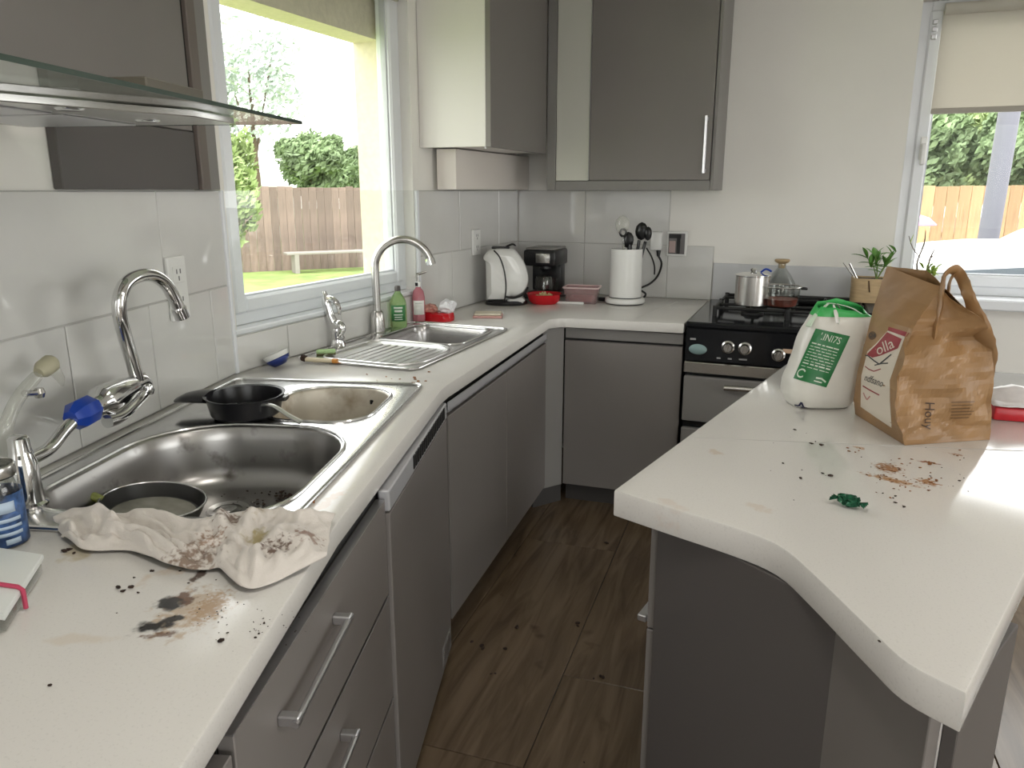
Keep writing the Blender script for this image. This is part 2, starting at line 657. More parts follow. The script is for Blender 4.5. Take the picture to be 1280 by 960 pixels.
tiles(w2, F2, [0.012, 0.25, 0.55, 0.85, 1.125], None, zj=1.012)
tiles(w2, F2, [1.125, 1.42, 1.78, L2 - 0.01], [1.125, 1.50, 1.94, L2 - 0.01])
bx = lambda px: VY(px, 260, 4.0).x - C[0]
tiles(wb, FB, [0.01, bx(732), bx(838), bx(896)], [0.01, bx(732), bx(838)])
# upright corner trims
bm = BM()
box(bm, (L1 - 0.004, -0.016, 0.9), (L1 + 0.010, 0.012, TOPZ), 0.002, F1)
t1 = struct('trim_1', bm, 'upvc', 'pale tile edge trim at the bend of the wall')
bm = BM()
box(bm, (1.106, -0.014, 0.9), (1.1245, -0.0005, TOPZ), 0.002, F2)
struct('trim_2', bm, 'upvc', 'white tile edge trim right of the garden window')
# splash panel behind the cooker
bm = BM()
box(bm, (bx(897), -0.012, 0.905), (1.87, -0.0005, 1.09), 0.002, FB)
o = obj('splash_panel', bm, mat('panel_grey', (0.60, 0.605, 0.62), 0.35), None)
tag(o, 'low light grey splash panel on the wall behind the cooker', 'splashback')
# clear glass sheet across the garden window
bm = BM()
box(bm, (0.012, -0.016, 1.014), (1.105, -0.010, TOPZ), 0.001, F2)
o = obj('glass_splashback', bm, 'splash_glass')
tag(o, 'clear glass splashback sheet standing across the lower garden window', 'splashback')

# ------------------------------------------------------------------ windows
def window(name, M, hole, y0, fw, sash, label, mull=None, blind=None):
    s, t, a, b = hole
    e = sempty(name, label)
    def rect(nm, s, t, a, b, wd, ya, yb, mt='upvc', bev=0.004):
        bm = BM()
        box(bm, (s, ya, a), (s + wd, yb, b), bev, M)
        box(bm, (t - wd, ya, a), (t, yb, b), bev, M)
        box(bm, (s + wd - 0.002, ya, a), (t - wd + 0.002, yb, a + wd), bev, M)
        box(bm, (s + wd - 0.002, ya, b - wd), (t - wd + 0.002, yb, b), bev, M)
        return obj(nm, bm, mt, e)
    rect('window_frame', s + 0.001, t - 0.001, a + 0.001, b - 0.001, fw, y0, y0 + 0.07)
    rect('window_sash', s + fw - 0.006, t - fw + 0.006, a + fw - 0.006, b - fw + 0.006, sash, y0 - 0.012, y0 + 0.055, bev=0.008)
    k = fw + sash - 0.012
    rect('glazing_bead', s + k, t - k, a + k, b - k, 0.012, y0 + 0.004, y0 + 0.03, mat('bead', (0.55, 0.57, 0.60), 0.4), 0.002)
    bm = BM()
    box(bm, (s + k, y0 + 0.018, a + k), (t - k, y0 + 0.022, b - k), 0, M)
    obj('pane', bm, 'window_glass', e)
    return e, k
win1, k1 = window('window_1', F2, H2, 0.045, 0.045, 0.05, 'white framed window looking out on the garden')
bm = BM()
box(bm, (H2[0] - 0.015, -0.008, H2[2] - 0.016), (H2[1] + 0.012, 0.046, H2[2] + 0.002), 0.004, F2)
obj('window_sill', bm, 'upvc', win1)
win2, k2 = window('window_2', FB, HB, 0.055, 0.045, 0.055, 'white framed window looking out on parked cars')
bm = BM()
box(bm, (HB[0] - 0.02, -0.11, HB[2] - 0.045), (HB[1] + 0.02, 0.056, HB[2] + 0.002), 0.006, FB)
obj('window_sill', bm, 'upvc', win2)
def window_handle(M, x, y, z, parent, nm='window_handle', flip=1, horizontal=False):
    bm = BM()
    if horizontal:
        box(bm, (x - 0.06, y - 0.012, z - 0.014), (x + 0.06, y, z + 0.014), 0.004, M)
        box(bm, (x - 0.02, y - 0.045, z - 0.012), (x + 0.12, y - 0.025, z + 0.012), 0.006, M)
        box(bm, (x - 0.015, y - 0.04, z - 0.01), (x + 0.012, y - 0.005, z + 0.01), 0.003, M)
    else:
        box(bm, (x - 0.014, y - 0.012, z - 0.05), (x + 0.014, y, z + 0.05), 0.004, M)
        box(bm, (x - 0.011, y - 0.04, z - 0.01), (x + 0.011, y - 0.005, z + 0.02), 0.004, M)
        box(bm, (x - 0.012, y - 0.048, z - 0.075), (x + 0.012, y - 0.03, z + 0.02), 0.006, M)
    return obj(nm, bm, 'white_plastic', parent)
ph = VY(1138, 185, 4.0)
window_handle(FB, HB[0] + 0.075, 0.043, ph.z, win2, 'window_catch')
window_handle(FB, HB[0] + 0.80, 0.043, HB[2] + 0.09, win2, 'window_handle', horizontal=True)
bm = BM()
for zz in (2.09, 2.12, 2.15):
    box(bm, (HB[0] + 0.05, 0.03, zz), (HB[0] + 0.072, 0.046, zz + 0.02), 0.003, FB)
obj('hinge', bm, 'alu', win2)
# roller blinds
def fabric(name, col, tr):
    m = bpy.data.materials.new(name)
    m.use_nodes = True
    N, L = m.node_tree.nodes, m.node_tree.links
    N.clear()
    o = N.new('ShaderNodeOutputMaterial')
    d = N.new('ShaderNodeBsdfDiffuse')
    d.inputs[0].default_value = (*col, 1)
    tt = N.new('ShaderNodeBsdfTranslucent')
    tt.inputs[0].default_value = (*[c * 0.8 for c in col], 1)
    x = N.new('ShaderNodeMixShader')
    x.inputs[0].default_value = tr
    L.new(d.outputs[0], x.inputs[1])
    L.new(tt.outputs[0], x.inputs[2])
    L.new(x.outputs[0], o.inputs[0])
    MATS[name] = m
fabric('blind_fabric', (0.80, 0.77, 0.70), 0.42)
zb = VY(1210, 134, 3.99).z
bl = thing('roller_blind', 'cream roller blind pulled halfway down the driveway window', 'blind', FB @ Vector((HB[0], 0, 0)))
def bobj(nm, bm, m, t):
    o = obj(nm, bm, m, t)
    o.matrix_parent_inverse = Matrix.Translation(t.location).inverted()
    return o
bm = BM()
box(bm, (HB[0] + 0.085, 0.020, zb), (HB[1] - 0.10, 0.0215, 2.20), 0, FB)
bobj('blind_sheet', bm, 'blind_fabric', bl)
bm = BM()
box(bm, (HB[0] + 0.085, 0.014, zb - 0.022), (HB[1] - 0.10, 0.027, zb + 0.002), 0.004, FB)
bobj('bottom_bar', bm, mat('bar_beige', (0.42, 0.39, 0.34), 0.5), bl)
bm = BM()
tube(bm, [FB @ Vector((HB[0] + 0.09, 0.018, 2.205)), FB @ Vector((HB[1] - 0.09, 0.018, 2.205))], 0.024, 14)
bobj('roller', bm, 'blind_fabric', bl)
zb1 = hit(480, 10, A, C, 0.0).z + 0.05
b2 = thing('roller_blind', 'cream roller blind rolled up at the head of the garden window', 'blind', F2 @ Vector((0.05, 0, 0)))
bm = BM()
tube(bm, [F2 @ Vector((0.06, -0.012, zb1 + 0.05)), F2 @ Vector((1.045, -0.012, zb1 + 0.05))], 0.026, 14)
bobj('roller', bm, 'blind_fabric', b2)
bm = BM()
box(bm, (0.07, 0.004, zb1 + 0.005), (1.035, 0.006, zb1 + 0.06), 0, F2)
bobj('blind_sheet', bm, 'blind_fabric', b2)
bm = BM()
box(bm, (0.07, -0.003, zb1 - 0.008), (1.035, 0.012, zb1 + 0.01), 0.003, F2)
bobj('bottom_bar', bm, mat('bar_beige', (0.42, 0.39, 0.34), 0.5), b2)
bm = BM()
box(bm, (1.045, -0.04, zb1 + 0.01), (1.062, 0.015, zb1 + 0.09), 0.003, F2)
bobj('bracket', bm, 'white_plastic', b2)
bm = BM()
box(bm, (0.045, -0.04, zb1 + 0.01), (0.06, 0.015, zb1 + 0.09), 0.003, F2)
bobj('bracket', bm, 'white_plastic', b2)
# door out of view; unseen window added, sized to brighten the back wall
d1, _ = window('door_1', FR_, (1.5, 3.9, 0.0, 2.15), 0.08, 0.06, 0.06, None)
w3, _ = window('fill_window', FF, (0.25, 3.15, 0.3, 2.3), 0.08, 0.05, 0.05, None)

# ------------------------------------------------------------------ outside: garden
bm = BM()
box(bm, (-60, -20, -0.5), (-2.0, 60, -0.2))
g = struct('lawn', bm, mat('lawn_green', (0.22, 0.30, 0.085), 0.9, var=0.3, scale=3), 'green lawn outside the garden window')
bm = BM()
box(bm, (-2.0, 4.25, -0.5), (60, 60, -0.3))
struct('driveway', bm, mat('tarmac', (0.36, 0.36, 0.37), 0.9, var=0.1, scale=3), 'pale driveway outside the right window')
bm = BM()
box(bm, (3.75, -30, -0.5), (60, 4.25, -0.12))
box(bm, (-2.0, -30, -0.5), (3.75, -2.95, -0.12))
struct('patio', bm, mat('patio_stone', (0.42, 0.41, 0.40), 0.9, var=0.1, scale=2))

def fence(name, P, Q, z0, h, bw, mname, label, rails=True):
    P, Q = Vector(P), Vector(Q)
    M = frame(P, Q)
    ang = math.atan2(Q.y - P.y, Q.x - P.x)
    L = (Q - P).length
    t = thing(name, label, 'fence', (P.x, P.y, z0), ang)
    bm = BM()
    box(bm, (0.0015, 0, 0), (bw - 0.0015, 0.02, h), 0.005)
    me = mesh_of(bm, mname, False, name='board')
    n = int(L / bw)
    for i in range(n):
        inst('board', me, t, (i * bw, random.uniform(-0.006, 0.006), random.uniform(-0.03, 0.0)), (0, 0, random.uniform(-0.01, 0.01)))
    for z in (0.25, h * 0.55, h - 0.2):
        bm = BM()
        box(bm, (0, 0.030, z), (L, 0.07, z + 0.09), 0.004)
        obj('rail', bm, mname, t)
    return t
def plankmat(name, col):
    m = mat(name, col, 0.85, var=0.22, scale=6, stretch=(3, 3, 0.4))
    nt = m.node_tree
    b = nt.nodes['Principled BSDF']
    src = b.inputs['Base Color'].links[0].from_socket
    oi = nt.nodes.new('ShaderNodeObjectInfo')
    mr = nt.nodes.new('ShaderNodeMapRange')
    mr.inputs['To Min'].default_value = 0.75
    mr.inputs['To Max'].default_value = 1.2
    nt.links.new(oi.outputs['Random'], mr.inputs['Value'])
    hv = nt.nodes.new('ShaderNodeHueSaturation')
    nt.links.new(mr.outputs[0], hv.inputs['Value'])
    nt.links.new(src, hv.inputs['Color'])
    nt.links.new(hv.outputs[0], b.inputs['Base Color'])
plankmat('fence_brown', (0.215, 0.155, 0.132))
plankmat('fence_orange', (0.38, 0.24, 0.125))
fa, fb = G(250, 343, -0.2), G(470, 333, -0.2)
dd = (fb - fa).normalized()
f1s, f1e = fa - dd * 3, fb + dd * 5
fence('garden_fence', f1s.xy, f1e.xy, -0.2, ZT(G(400, 336, -0.2), 236) + 0.2 + 0.05, 0.16, 'fence_brown', 'weathered brown board fence at the end of the lawn')
# low bench-like pallet by the fence
p = G(435, 336, -0.2)
t = thing('garden_bench', 'low grey wooden bench standing against the garden fence', 'bench', p - Vector((0, 0.5, 0)), math.atan2(dd.y, dd.x))
bm = BM()
for k in range(3):
    box(bm, (-1.0, 0.06 - 0.14 * k, 0.38), (1.0, 0.17 - 0.14 * k, 0.42), 0.005)
obj('seat', bm, mat('bench_grey', (0.30, 0.27, 0.25), 0.8), t)
for sx in (-0.85, 0.75):
    bm = BM()
    box(bm, (sx, -0.22, 0), (sx + 0.09, 0.16, 0.38), 0.005)
    obj('leg', bm, 'bench_grey', t)

def foliage(name, label, cen, rad, n, ls, mname, ground, trunk_r=0.06, group=None, cat='tree', trunk=True, flat=0.0, seed=1):
    rnd = random.Random(seed)
    t = thing(name, label, cat, (cen[0], cen[1], ground), 0, group)
    vs, fs = [], []
    clumps = []
    for k in range(26):
        while True:
            q = Vector((rnd.uniform(-1, 1), rnd.uniform(-1, 1), rnd.uniform(-1, 1)))
            if 0.25 < q.length < 0.85:
                break
        clumps.append((q, rnd.uniform(0.22, 0.42)))
    cz = cen[2] - ground
    for i in range(n):
        q, rr = clumps[rnd.randrange(len(clumps))]
        d = Vector((rnd.gauss(0, 1), rnd.gauss(0, 1), rnd.gauss(0, 1))).normalized() * rr * (0.6 + 0.4 * rnd.random())
        p = q + d
        p = Vector((p.x * rad[0], p.y * rad[1], p.z * rad[2] + cz))
        if p.z < 0.05:
            continue
        a = Vector((rnd.gauss(0, 1), rnd.gauss(0, 1), rnd.gauss(0, 1))).normalized()
        b = a.orthogonal().normalized()
        c = a.cross(b)
        l = ls * rnd.uniform(0.6, 1.3)
        k = len(vs)
        vs += [p - b * l, p + c * l * 0.45, p + b * l, p - c * l * 0.45]
        fs.append((k, k + 1, k + 2, k + 3))
    me = bpy.data.meshes.new('foliage')
    me.from_pydata(vs, [], fs)
    me.materials.append(MATS[mname])
    o = bpy.data.objects.new('foliage', me)
    COL.objects.link(o)
    o.parent = t
    o['kind'] = 'stuff'
    if trunk:
        bm = BM()
        tube(bm, [(0, 0, -0.05), (0.03, 0.02, cz * 0.4), (0, 0.04, cz * 0.8), (0.02, 0, cz * 1.1)], [trunk_r * 1.3, trunk_r, trunk_r * 0.5, trunk_r * 0.3], 8, 3)
        for k in range(5):
            q = clumps[k][0]
            tube(bm, [(0, 0.02, cz * 0.5), (q.x * rad[0] * 0.5, q.y * rad[1] * 0.5, cz * 0.8 + q.z * rad[2] * 0.3), (q.x * rad[0], q.y * rad[1], cz + q.z * rad[2])], [trunk_r * 0.5, trunk_r * 0.3, trunk_r * 0.12], 6)
        obj('trunk', bm, 'stem_brown', t)
    return t
mat('hedge_green', (0.17, 0.235, 0.115), 0.8, var=0.5, scale=1.2)
mat('hedge_light', (0.25, 0.32, 0.135), 0.8, var=0.45, scale=1.4)
mat('tree_haze', (0.46, 0.52, 0.47), 0.8, var=0.3, scale=0.8)  # leaf colour paled to paint in the haze over the tree
def at(px, py, d):
    return RW(px, py, d)
D0 = WD(G(400, 336, -0.2))
foliage('garden_bush', 'round dark green bush rising behind the garden fence on the right', at(398, 205, D0 + 4), (1.15, 1.3, 1.0), 9000, 0.10, 'hedge_green', -0.2, seed=2)
foliage('garden_bush', 'dark green bush beside the cream window reveal behind the garden fence', at(440, 212, D0 + 8), (1.0, 1.2, 1.1), 7000, 0.10, 'hedge_green', -0.2, seed=3)
foliage('garden_shrub', 'yellow green shrub hanging in front of the garden fence at the left', at(287, 225, D0 - 4.5), (0.42, 0.42, 0.95), 3000, 0.075, 'hedge_light', -0.2, 0.04, cat='shrub', seed=4)
foliage('garden_tree', 'tall pale hazy tree high above the garden fence', at(310, 95, D0 + 9), (2.0, 1.8, 2.4), 2600, 0.13, 'tree_haze', -0.2, 0.10, seed=5)
# white outbuilding roof glimpsed behind the fence
p = at(325, 226, D0 + 11)
t = thing('garden_shed', 'white outbuilding glimpsed over the garden fence', 'shed', (p.x, p.y, -0.2), 0.5)
bm = BM()
box(bm, (-1.2, -1, 0), (1.2, 1, 1.75))
obj('wall', bm, 'white_plastic', t)
bm = BM()
prism(bm, [(-1.35, 1.75), (1.35, 1.75), (0, 2.25)], -1.1, 1.1, 0, Matrix.Rotation(PI / 2, 4, 'X'))
obj('roof', bm, mat('roof_pale', (0.6, 0.6, 0.6), 0.7), t)

# ------------------------------------------------------------------ outside: driveway
fence('driveway_fence', VY(1060, 300, 14).xy, (VY(1330, 300, 14).x + 2, 14), -0.3, VY(1200, 231, 14).z + 0.3, 0.17, 'fence_orange', 'orange brown board fence across the driveway')
for k, (px, py, rx, rz, sd) in enumerate(((1165, 195, 0.68, 0.85, 11), (1222, 188, 0.95, 1.05, 12), (1278, 188, 0.68, 0.95, 13), (1122, 200, 0.95, 0.95, 14))):
    lab = ['tall hedge above the driveway fence left of the grey pole', 'tall hedge directly behind the grey pole', 'tall hedge above the driveway fence right of the grey pole', 'tall hedge beside the left frame of the driveway window'][k]
    c = VY(px, py, 15.6 if k % 2 == 0 else 18.6)
    foliage('driveway_hedge', lab, c, (rx, 1.0, rz), 7000, 0.10, 'hedge_light' if k % 2 else 'hedge_green', -0.3, group='hedges behind the driveway fence', cat='hedge', seed=sd)
p = VY(1236, 280, 11)
t = thing('utility_pole', 'grey pole standing on the driveway in front of the fence', 'pole', (p.x, p.y, -0.3))
bm = BM()
box(bm, (-0.135, -0.135, 0), (0.135, 0.135, 0.12), 0.02)
obj('base', bm, mat('pole_grey', (0.13, 0.13, 0.15), 0.7), t)
bm = BM()
tube(bm, [(0, 0, 0.1), (0.03, 0, 2.0), (0.06, 0, 4.5)], 0.115, 14)
obj('shaft', bm, 'pole_grey', t)
def car(label, loc, rotz, mname):
    t = thing('car', label, 'car', loc, rotz, 'cars on the driveway')
    prof = [(-2.1, 0.30), (-2.12, 0.62), (-2.0, 0.80), (-1.1, 0.93), (-0.35, 1.36), (0.75, 1.42), (1.55, 1.06), (2.05, 0.98), (2.12, 0.60), (2.08, 0.30)]
    prof = [(p.x, p.y) for p in smooth_path([(x, z, 0) for x, z in prof], 4)]
    bm = BM()
    L = []
    for yy, sc in ((-0.86, 0.90), (-0.80, 0.985), (-0.4, 1.0), (0.4, 1.0), (0.80, 0.985), (0.86, 0.90)):
        L.append([Vector((x * (0.98 + 0.02 * sc), yy * (1.0 if z < 1.0 else 0.84 if z > 1.25 else 0.93), 0.3 + (z - 0.3) * (sc if z > 0.8 else 1))) for x, z in prof])
    loft(bm, L, True, True)
    bmesh.ops.recalc_face_normals(bm, faces=bm.faces)
    obj('body', bm, mname, t)
    for sy in (-1, 1):
        bm = BM()
        q = [(-0.92, 0.98), (-0.30, 1.29), (0.22, 1.33), (0.22, 0.99)]
        prism(bm, q, -0.01, 0.01, 0, Matrix.Translation((0, sy * 0.80, 0)) @ Matrix.Rotation(PI / 2, 4, 'X'))
        obj('side_window', bm, 'car_glass', t)
        bm = BM()
        q = [(0.27, 0.99), (0.27, 1.33), (0.72, 1.32), (1.35, 1.05)]
        prism(bm, q, -0.01, 0.01, 0, Matrix.Translation((0, sy * 0.80, 0)) @ Matrix.Rotation(PI / 2, 4, 'X'))
        obj('side_window', bm, 'car_glass', t)
        for wx in (-1.35, 1.3):
            bm = BM()
            lathe(bm, [(0.0, -0.09), (0.28, -0.09), (0.31, -0.06), (0.31, 0.06), (0.28, 0.09), (0.0, 0.09)], (0, 0, 0), 20, Matrix.Translation((wx, sy * 0.80, 0.31)) @ Matrix.Rotation(PI / 2, 4, 'X'))
            wo = obj('wheel', bm, 'black_plastic', t)
            bm = BM()
            lathe(bm, [(0.0, -0.02), (0.19, -0.02), (0.2, 0.0), (0.19, 0.02), (0.0, 0.02)], (0, 0, 0), 16, Matrix.Translation((wx, sy * 0.885, 0.31)) @ Matrix.Rotation(PI / 2, 4, 'X'))
            obj('hub_cap', bm, 'alu', wo)
    bm = BM()
    box(bm, (-2.15, -0.6, 0.52), (-2.08, 0.6, 0.68), 0.02)
    obj('bumper_grille', bm, 'black_plastic', t)
    for sy in (-0.62, 0.62):
        bm = BM()
        box(bm, (-2.1, sy - 0.16, 0.66), (-1.98, sy + 0.16, 0.77), 0.03)
        obj('headlamp', bm, 'clear_glass', t)
    return t
mat('car_glass', (0.09, 0.11, 0.13), 0.08)
mat('car_white', (0.85, 0.86, 0.88), 0.15, coat=0.5)
mat('car_silver', (0.72, 0.74, 0.78), 0.2, coat=0.5)
p = VY(1290, 300, 9.4)
car('silver white car with dark side windows at the right of the driveway', (p.x + 0.55, 9.4, -0.24), 0.0, 'car_silver')
p = VY(1150, 300, 6.6)
car('white car nearest the window, its bonnet below the pink parasol', (p.x + 0.30, 6.6, -0.36), 0.12, 'car_white')
p = VY(1140, 276, 11.5)
t = thing('garden_parasol', 'small pink parasol behind the white cars', 'parasol', (p.x, p.y, -0.3))
bm = BM()
lathe(bm, [(0.30, p.z + 0.25), (0.2, p.z + 0.34), (0.0, p.z + 0.40)], (0, 0, 0), 10, None, False)
solid(obj('canopy', bm, mat('pink_cloth', (0.62, 0.28, 0.55), 0.7), t), 0.006)
bm = BM()
tube(bm, [(0, 0, 0), (0, 0, p.z + 0.39)], 0.018, 8)
obj('pole', bm, 'alu', t)
# ------------------------------------------------------------------ frame of the near counter
UX, UY = Vector((-0.2505, 0.968)), Vector((0.968, 0.2505))    # along the near wall / out from it
def UV(u, v):
    return (UX.x * u + UY.x * v, UX.y * u + UY.x * 0 + UY.y * v)
def uvof(p):
    return (p[0] * UX.x + p[1] * UX.y, p[0] * UY.x + p[1] * UY.y)
# bowls of the sinks
mat('rail_satin', (0.50, 0.50, 0.52), 0.35, 0.3)
BIG = (1.125, 1.640, -1.030, -0.560)
SML = (1.690, 2.010, -0.860, -0.580)
RIM1 = (1.055, 2.075, -1.085, -0.520)
RIM2 = (-1.585, -1.135, 2.03, 2.82)
BOWL2 = (-1.525, -1.180, 2.43, 2.775)
DRN2 = (-1.515, -1.165, 2.070, 2.405)
big_loop = lambda e, z, n=8: rrect(BIG[0] - e, BIG[1] + e, BIG[2] - e, BIG[3] + e, [0.17 + e, 0.13 + e, 0.10 + e, 0.20 + e], n, UV, z)
sml_loop = lambda e, z, n=8: rrect(SML[0] - e, SML[1] + e, SML[2] - e, SML[3] + e, [0.09 + e, 0.09 + e, 0.11 + e, 0.11 + e], n, UV, z)
b2_loop = lambda e, z, n=6: rrect(BOWL2[0] - e, BOWL2[1] + e, BOWL2[2] - e, BOWL2[3] + e, 0.06 + e, n, None, z)

# ------------------------------------------------------------------ worktops
def gx(px, py):
    p = G(px, py)
    return p.x, p.y
stains = []
def st(px, py, rx, ry, ang, col, k=1.0, sc=30):
    x, y = gx(px, py)
    stains.append((x, y, rx, ry, ang, col, k, sc))
SOOT = (0.006, 0.004, 0.004)
BRN = (0.12, 0.05, 0.02)
TAN = (0.42, 0.28, 0.15)
st(240, 762, 0.060, 0.085, 0.4, TAN, 0.65, 70)
st(262, 760, 0.03, 0.06, 0.3, (0.35, 0.2, 0.08), 0.7, 180)
st(226, 748, 0.024, 0.032, 0.6, BRN, 0.95, 60)
st(212, 753, 0.026, 0.034, -0.9, SOOT, 0.98, 40)
st(190, 783, 0.021, 0.034, -1.0, SOOT, 0.98, 40)
st(216, 774, 0.014, 0.020, -0.9, SOOT, 0.95, 50)
st(202, 793, 0.010, 0.030, -1.0, BRN, 0.8, 80)
st(100, 688, 0.035, 0.05, 0.2, (0.50, 0.40, 0.22), 0.6, 30)
st(250, 717, 0.012, 0.04, 0.2, (0.06, 0.03, 0.02), 0.9, 60)
st(95, 800, 0.06, 0.02, 0.4, (0.6, 0.5, 0.38), 0.4, 20)
st(270, 690, 0.03, 0.14, -0.25, (0.55, 0.40, 0.26), 0.45, 40)
st(405, 630, 0.018, 0.12, 0.05, (0.58, 0.40, 0.28), 0.55, 60)
stain_mat('worktop', (0.68, 0.66, 0.63), 0.20, stains)
stains = []
st(1110, 585, 0.035, 0.045, 0.2, (0.30, 0.13, 0.04), 0.9, 110)
st(1115, 600, 0.02, 0.07, 1.2, (0.36, 0.17, 0.05), 0.85, 130)
st(1160, 603, 0.022, 0.03, 0.9, (0.33, 0.14, 0.04), 0.9, 120)
st(1160, 578, 0.010, 0.028, 1.4, (0.22, 0.06, 0.02), 0.95, 90)
st(1075, 560, 0.012, 0.022, 1.2, (0.40, 0.22, 0.08), 0.7, 120)
st(1195, 568, 0.008, 0.025, 1.4, (0.3, 0.15, 0.07), 0.7, 120)
st(895, 565, 0.02, 0.03, 1.0, (0.55, 0.42, 0.30), 0.5, 40)
st(950, 635, 0.02, 0.04, 1.1, (0.60, 0.48, 0.38), 0.4, 60)
st(840, 630, 0.02, 0.06, 1.2, (0.62, 0.50, 0.42), 0.35, 40)
stain_mat('worktop_peninsula', (0.68, 0.66, 0.63), 0.11, stains)

outer = [(-1.037, -0.5), (A[0] + 0.004, A[1] - 0.003), (C[0] + 0.004, C[1] - 0.004), (-0.500, C[1] - 0.004), (-0.500, 3.223), (-0.998, 3.180), (-1.03, 3.168), (-1.065, 3.120),
         (-0.972, 2.00), (-0.967, 1.926), (-0.955, 1.86), (-0.715, 0.995), (-0.536, 0.473), (-0.20, -0.5)]
holes = [[(p.x, p.y) for p in big_loop(0.012, 0, 6)], [(p.x, p.y) for p in sml_loop(0.012, 0, 6)], [(p.x, p.y) for p in b2_loop(0.012, 0, 4)],
         [(p.x, p.y) for p in rrect(DRN2[0] - 0.005, DRN2[1] + 0.005, DRN2[2] - 0.005, DRN2[3] + 0.005, [0.11, 0.06, 0.05, 0.10], 4)]]
bm = BM()
plate(bm, outer, holes, 0.858, 0.900, 0.004)
wt = obj('worktop', bm, 'worktop', None, True, 40)
tag(wt, 'long white speckled worktop running past both sinks to the cooker', 'worktop')
# seam in the worktop near the holder
pa, pb = G(795, 398), G(838, 384)
bm = BM()
tube(bm, [(pa.x, pa.y, 0.9002), (pb.x, pb.y + 0.2, 0.9002)], 0.0016, 6, 0, True, 0.4)
obj('seam', bm, 'grout', wt)
# wood batten at the inner corner edge
crv = smooth_path([(-0.316, 1.317, 0), (-0.201, 1.272, 0), (-0.085, 1.228, 0), (-0.015, 1.186, 0), (0.035, 1.110, 0), (0.105, 0.982, 0), (0.145, 0.916, 0), (0.2, 0.878, 0)], 4)
pen = [(p.x, p.y) for p in crv] + [(0.325, 1.22), (0.90, 2.72), (-0.045, 2.66)]
bm = BM()
prism(bm, pen, 0.846, 0.900, 0.004)
pw = obj('peninsula_worktop', bm, 'worktop_peninsula', None, True, 40)
tag(pw, 'white peninsula worktop with a curved notch carrying the shopping bags', 'worktop')
pa, pb = G(868, 547), G(1235, 562)
bm = BM()
tube(bm, [(pa.x, pa.y, 0.9002), (pb.x + 0.12, pb.y + 0.03, 0.9002)], 0.0014, 6, 0, True, 0.4)
obj('seam', bm, 'grout', pw)

# ------------------------------------------------------------------ near sink
def dirty(name, col, rough, metal, c2, lo_, hi_, sc=9):
    m = mat(name, col, rough, metal)
    N, L = m.node_tree.nodes, m.node_tree.links
    b = N['Principled BSDF']
    tc = N.new('ShaderNodeTexCoord')
    n = N.new('ShaderNodeTexNoise')
    n.inputs['Scale'].default_value = sc
    n.inputs['Detail'].default_value = 7
    L.new(tc.outputs['Object'], n.inputs['Vector'])
    r = N.new('ShaderNodeValToRGB')
    r.color_ramp.elements[0].position = lo_
    r.color_ramp.elements[1].position = hi_
    r.color_ramp.elements[0].color = (*col, 1)
    r.color_ramp.elements[1].color = (*c2, 1)
    L.new(n.outputs[0], r.inputs[0])
    L.new(r.outputs[0], b.inputs['Base Color'])
    r2 = N.new('ShaderNodeValToRGB')
    r2.color_ramp.elements[0].position = lo_
    r2.color_ramp.elements[1].position = hi_
    r2.color_ramp.elements[0].color = (metal,) * 3 + (1,)
    r2.color_ramp.elements[1].color = (metal * 0.3,) * 3 + (1,)
    L.new(n.outputs[0], r2.inputs[0])
    L.new(r2.outputs[0], b.inputs['Metallic'])
    return m
dirty('bowl_steel', (0.42, 0.41, 0.40), 0.30, 1.0, (0.06, 0.045, 0.035), 0.60, 0.78, 16)
dirty('bowl_grimy', (0.60, 0.56, 0.48), 0.42, 0.35, (0.22, 0.14, 0.06), 0.50, 0.75, 11)
t = thing('kitchen_sink', 'stainless steel one and a half bowl sink with dirty bowls beside the dishcloth', 'sink', (*UV(1.56, -0.80), 0.9))
T0 = Matrix.Translation(t.location).inverted()
def kid(nm, bm, m, t, smooth=True, ang=35, parent=None):
    o = obj(nm, bm, m, parent or t, smooth, ang)
    if not parent:
        o.matrix_parent_inverse = (Matrix.Translation(t.location) @ Matrix.Rotation(t.rotation_euler.z, 4, 'Z')).inverted()
    return o
bm = BM()
rim_out = [(p.x, p.y) for p in rrect(RIM1[0], RIM1[1], RIM1[2], RIM1[3], 0.03, 4, UV)]
plate(bm, rim_out, [[(p.x, p.y) for p in big_loop(0.0, 0, 8)], [(p.x, p.y) for p in sml_loop(0.0, 0, 8)]], 0.9005, 0.9045, 0.0012)
# raised outer bead and bowl beads
tube(bm, [(*p, 0.9045) for p in rim_out] + [(*rim_out[0], 0.9045)], 0.0045, 8, 0, False)
for lp in (big_loop(0.006, 0.9045, 8), sml_loop(0.006, 0.9045, 8)):
    tube(bm, lp + [lp[0]], 0.0045, 8, 0, False)
kid('rim', bm, 'steel_rim', t)
def bowl(loopf, depth, rb=0.05):
    bm = BM()
    L = [loopf(0.0, 0.9044), loopf(-0.004, 0.898), loopf(-0.010, 0.87), loopf(-0.018, 0.9 - depth + rb)]
    for k in range(1, 6):
        a = k / 5 * PI / 2
        L.append(loopf(-0.018 - rb * (1 - math.cos(a)), 0.9 - depth + rb * (1 - math.sin(a))))
    L.append(loopf(-0.095, 0.9 - depth - 0.001))
    R = loft(bm, L)
    bm.faces.new(list(reversed(R[-1])))
    bmesh.ops.recalc_face_normals(bm, faces=bm.faces)
    for f in bm.faces:
        f.normal_flip()
    return bm
o = kid('main_bowl', bowl(big_loop, 0.140), 'bowl_steel', t, True, 60)
solid(o, 0.0012, -1)
o = kid('half_bowl', bowl(sml_loop, 0.125, 0.04), 'bowl_grimy', t, True, 60)
solid(o, 0.0012, -1)
dc = G(285, 636, 0.762)
bm = BM()
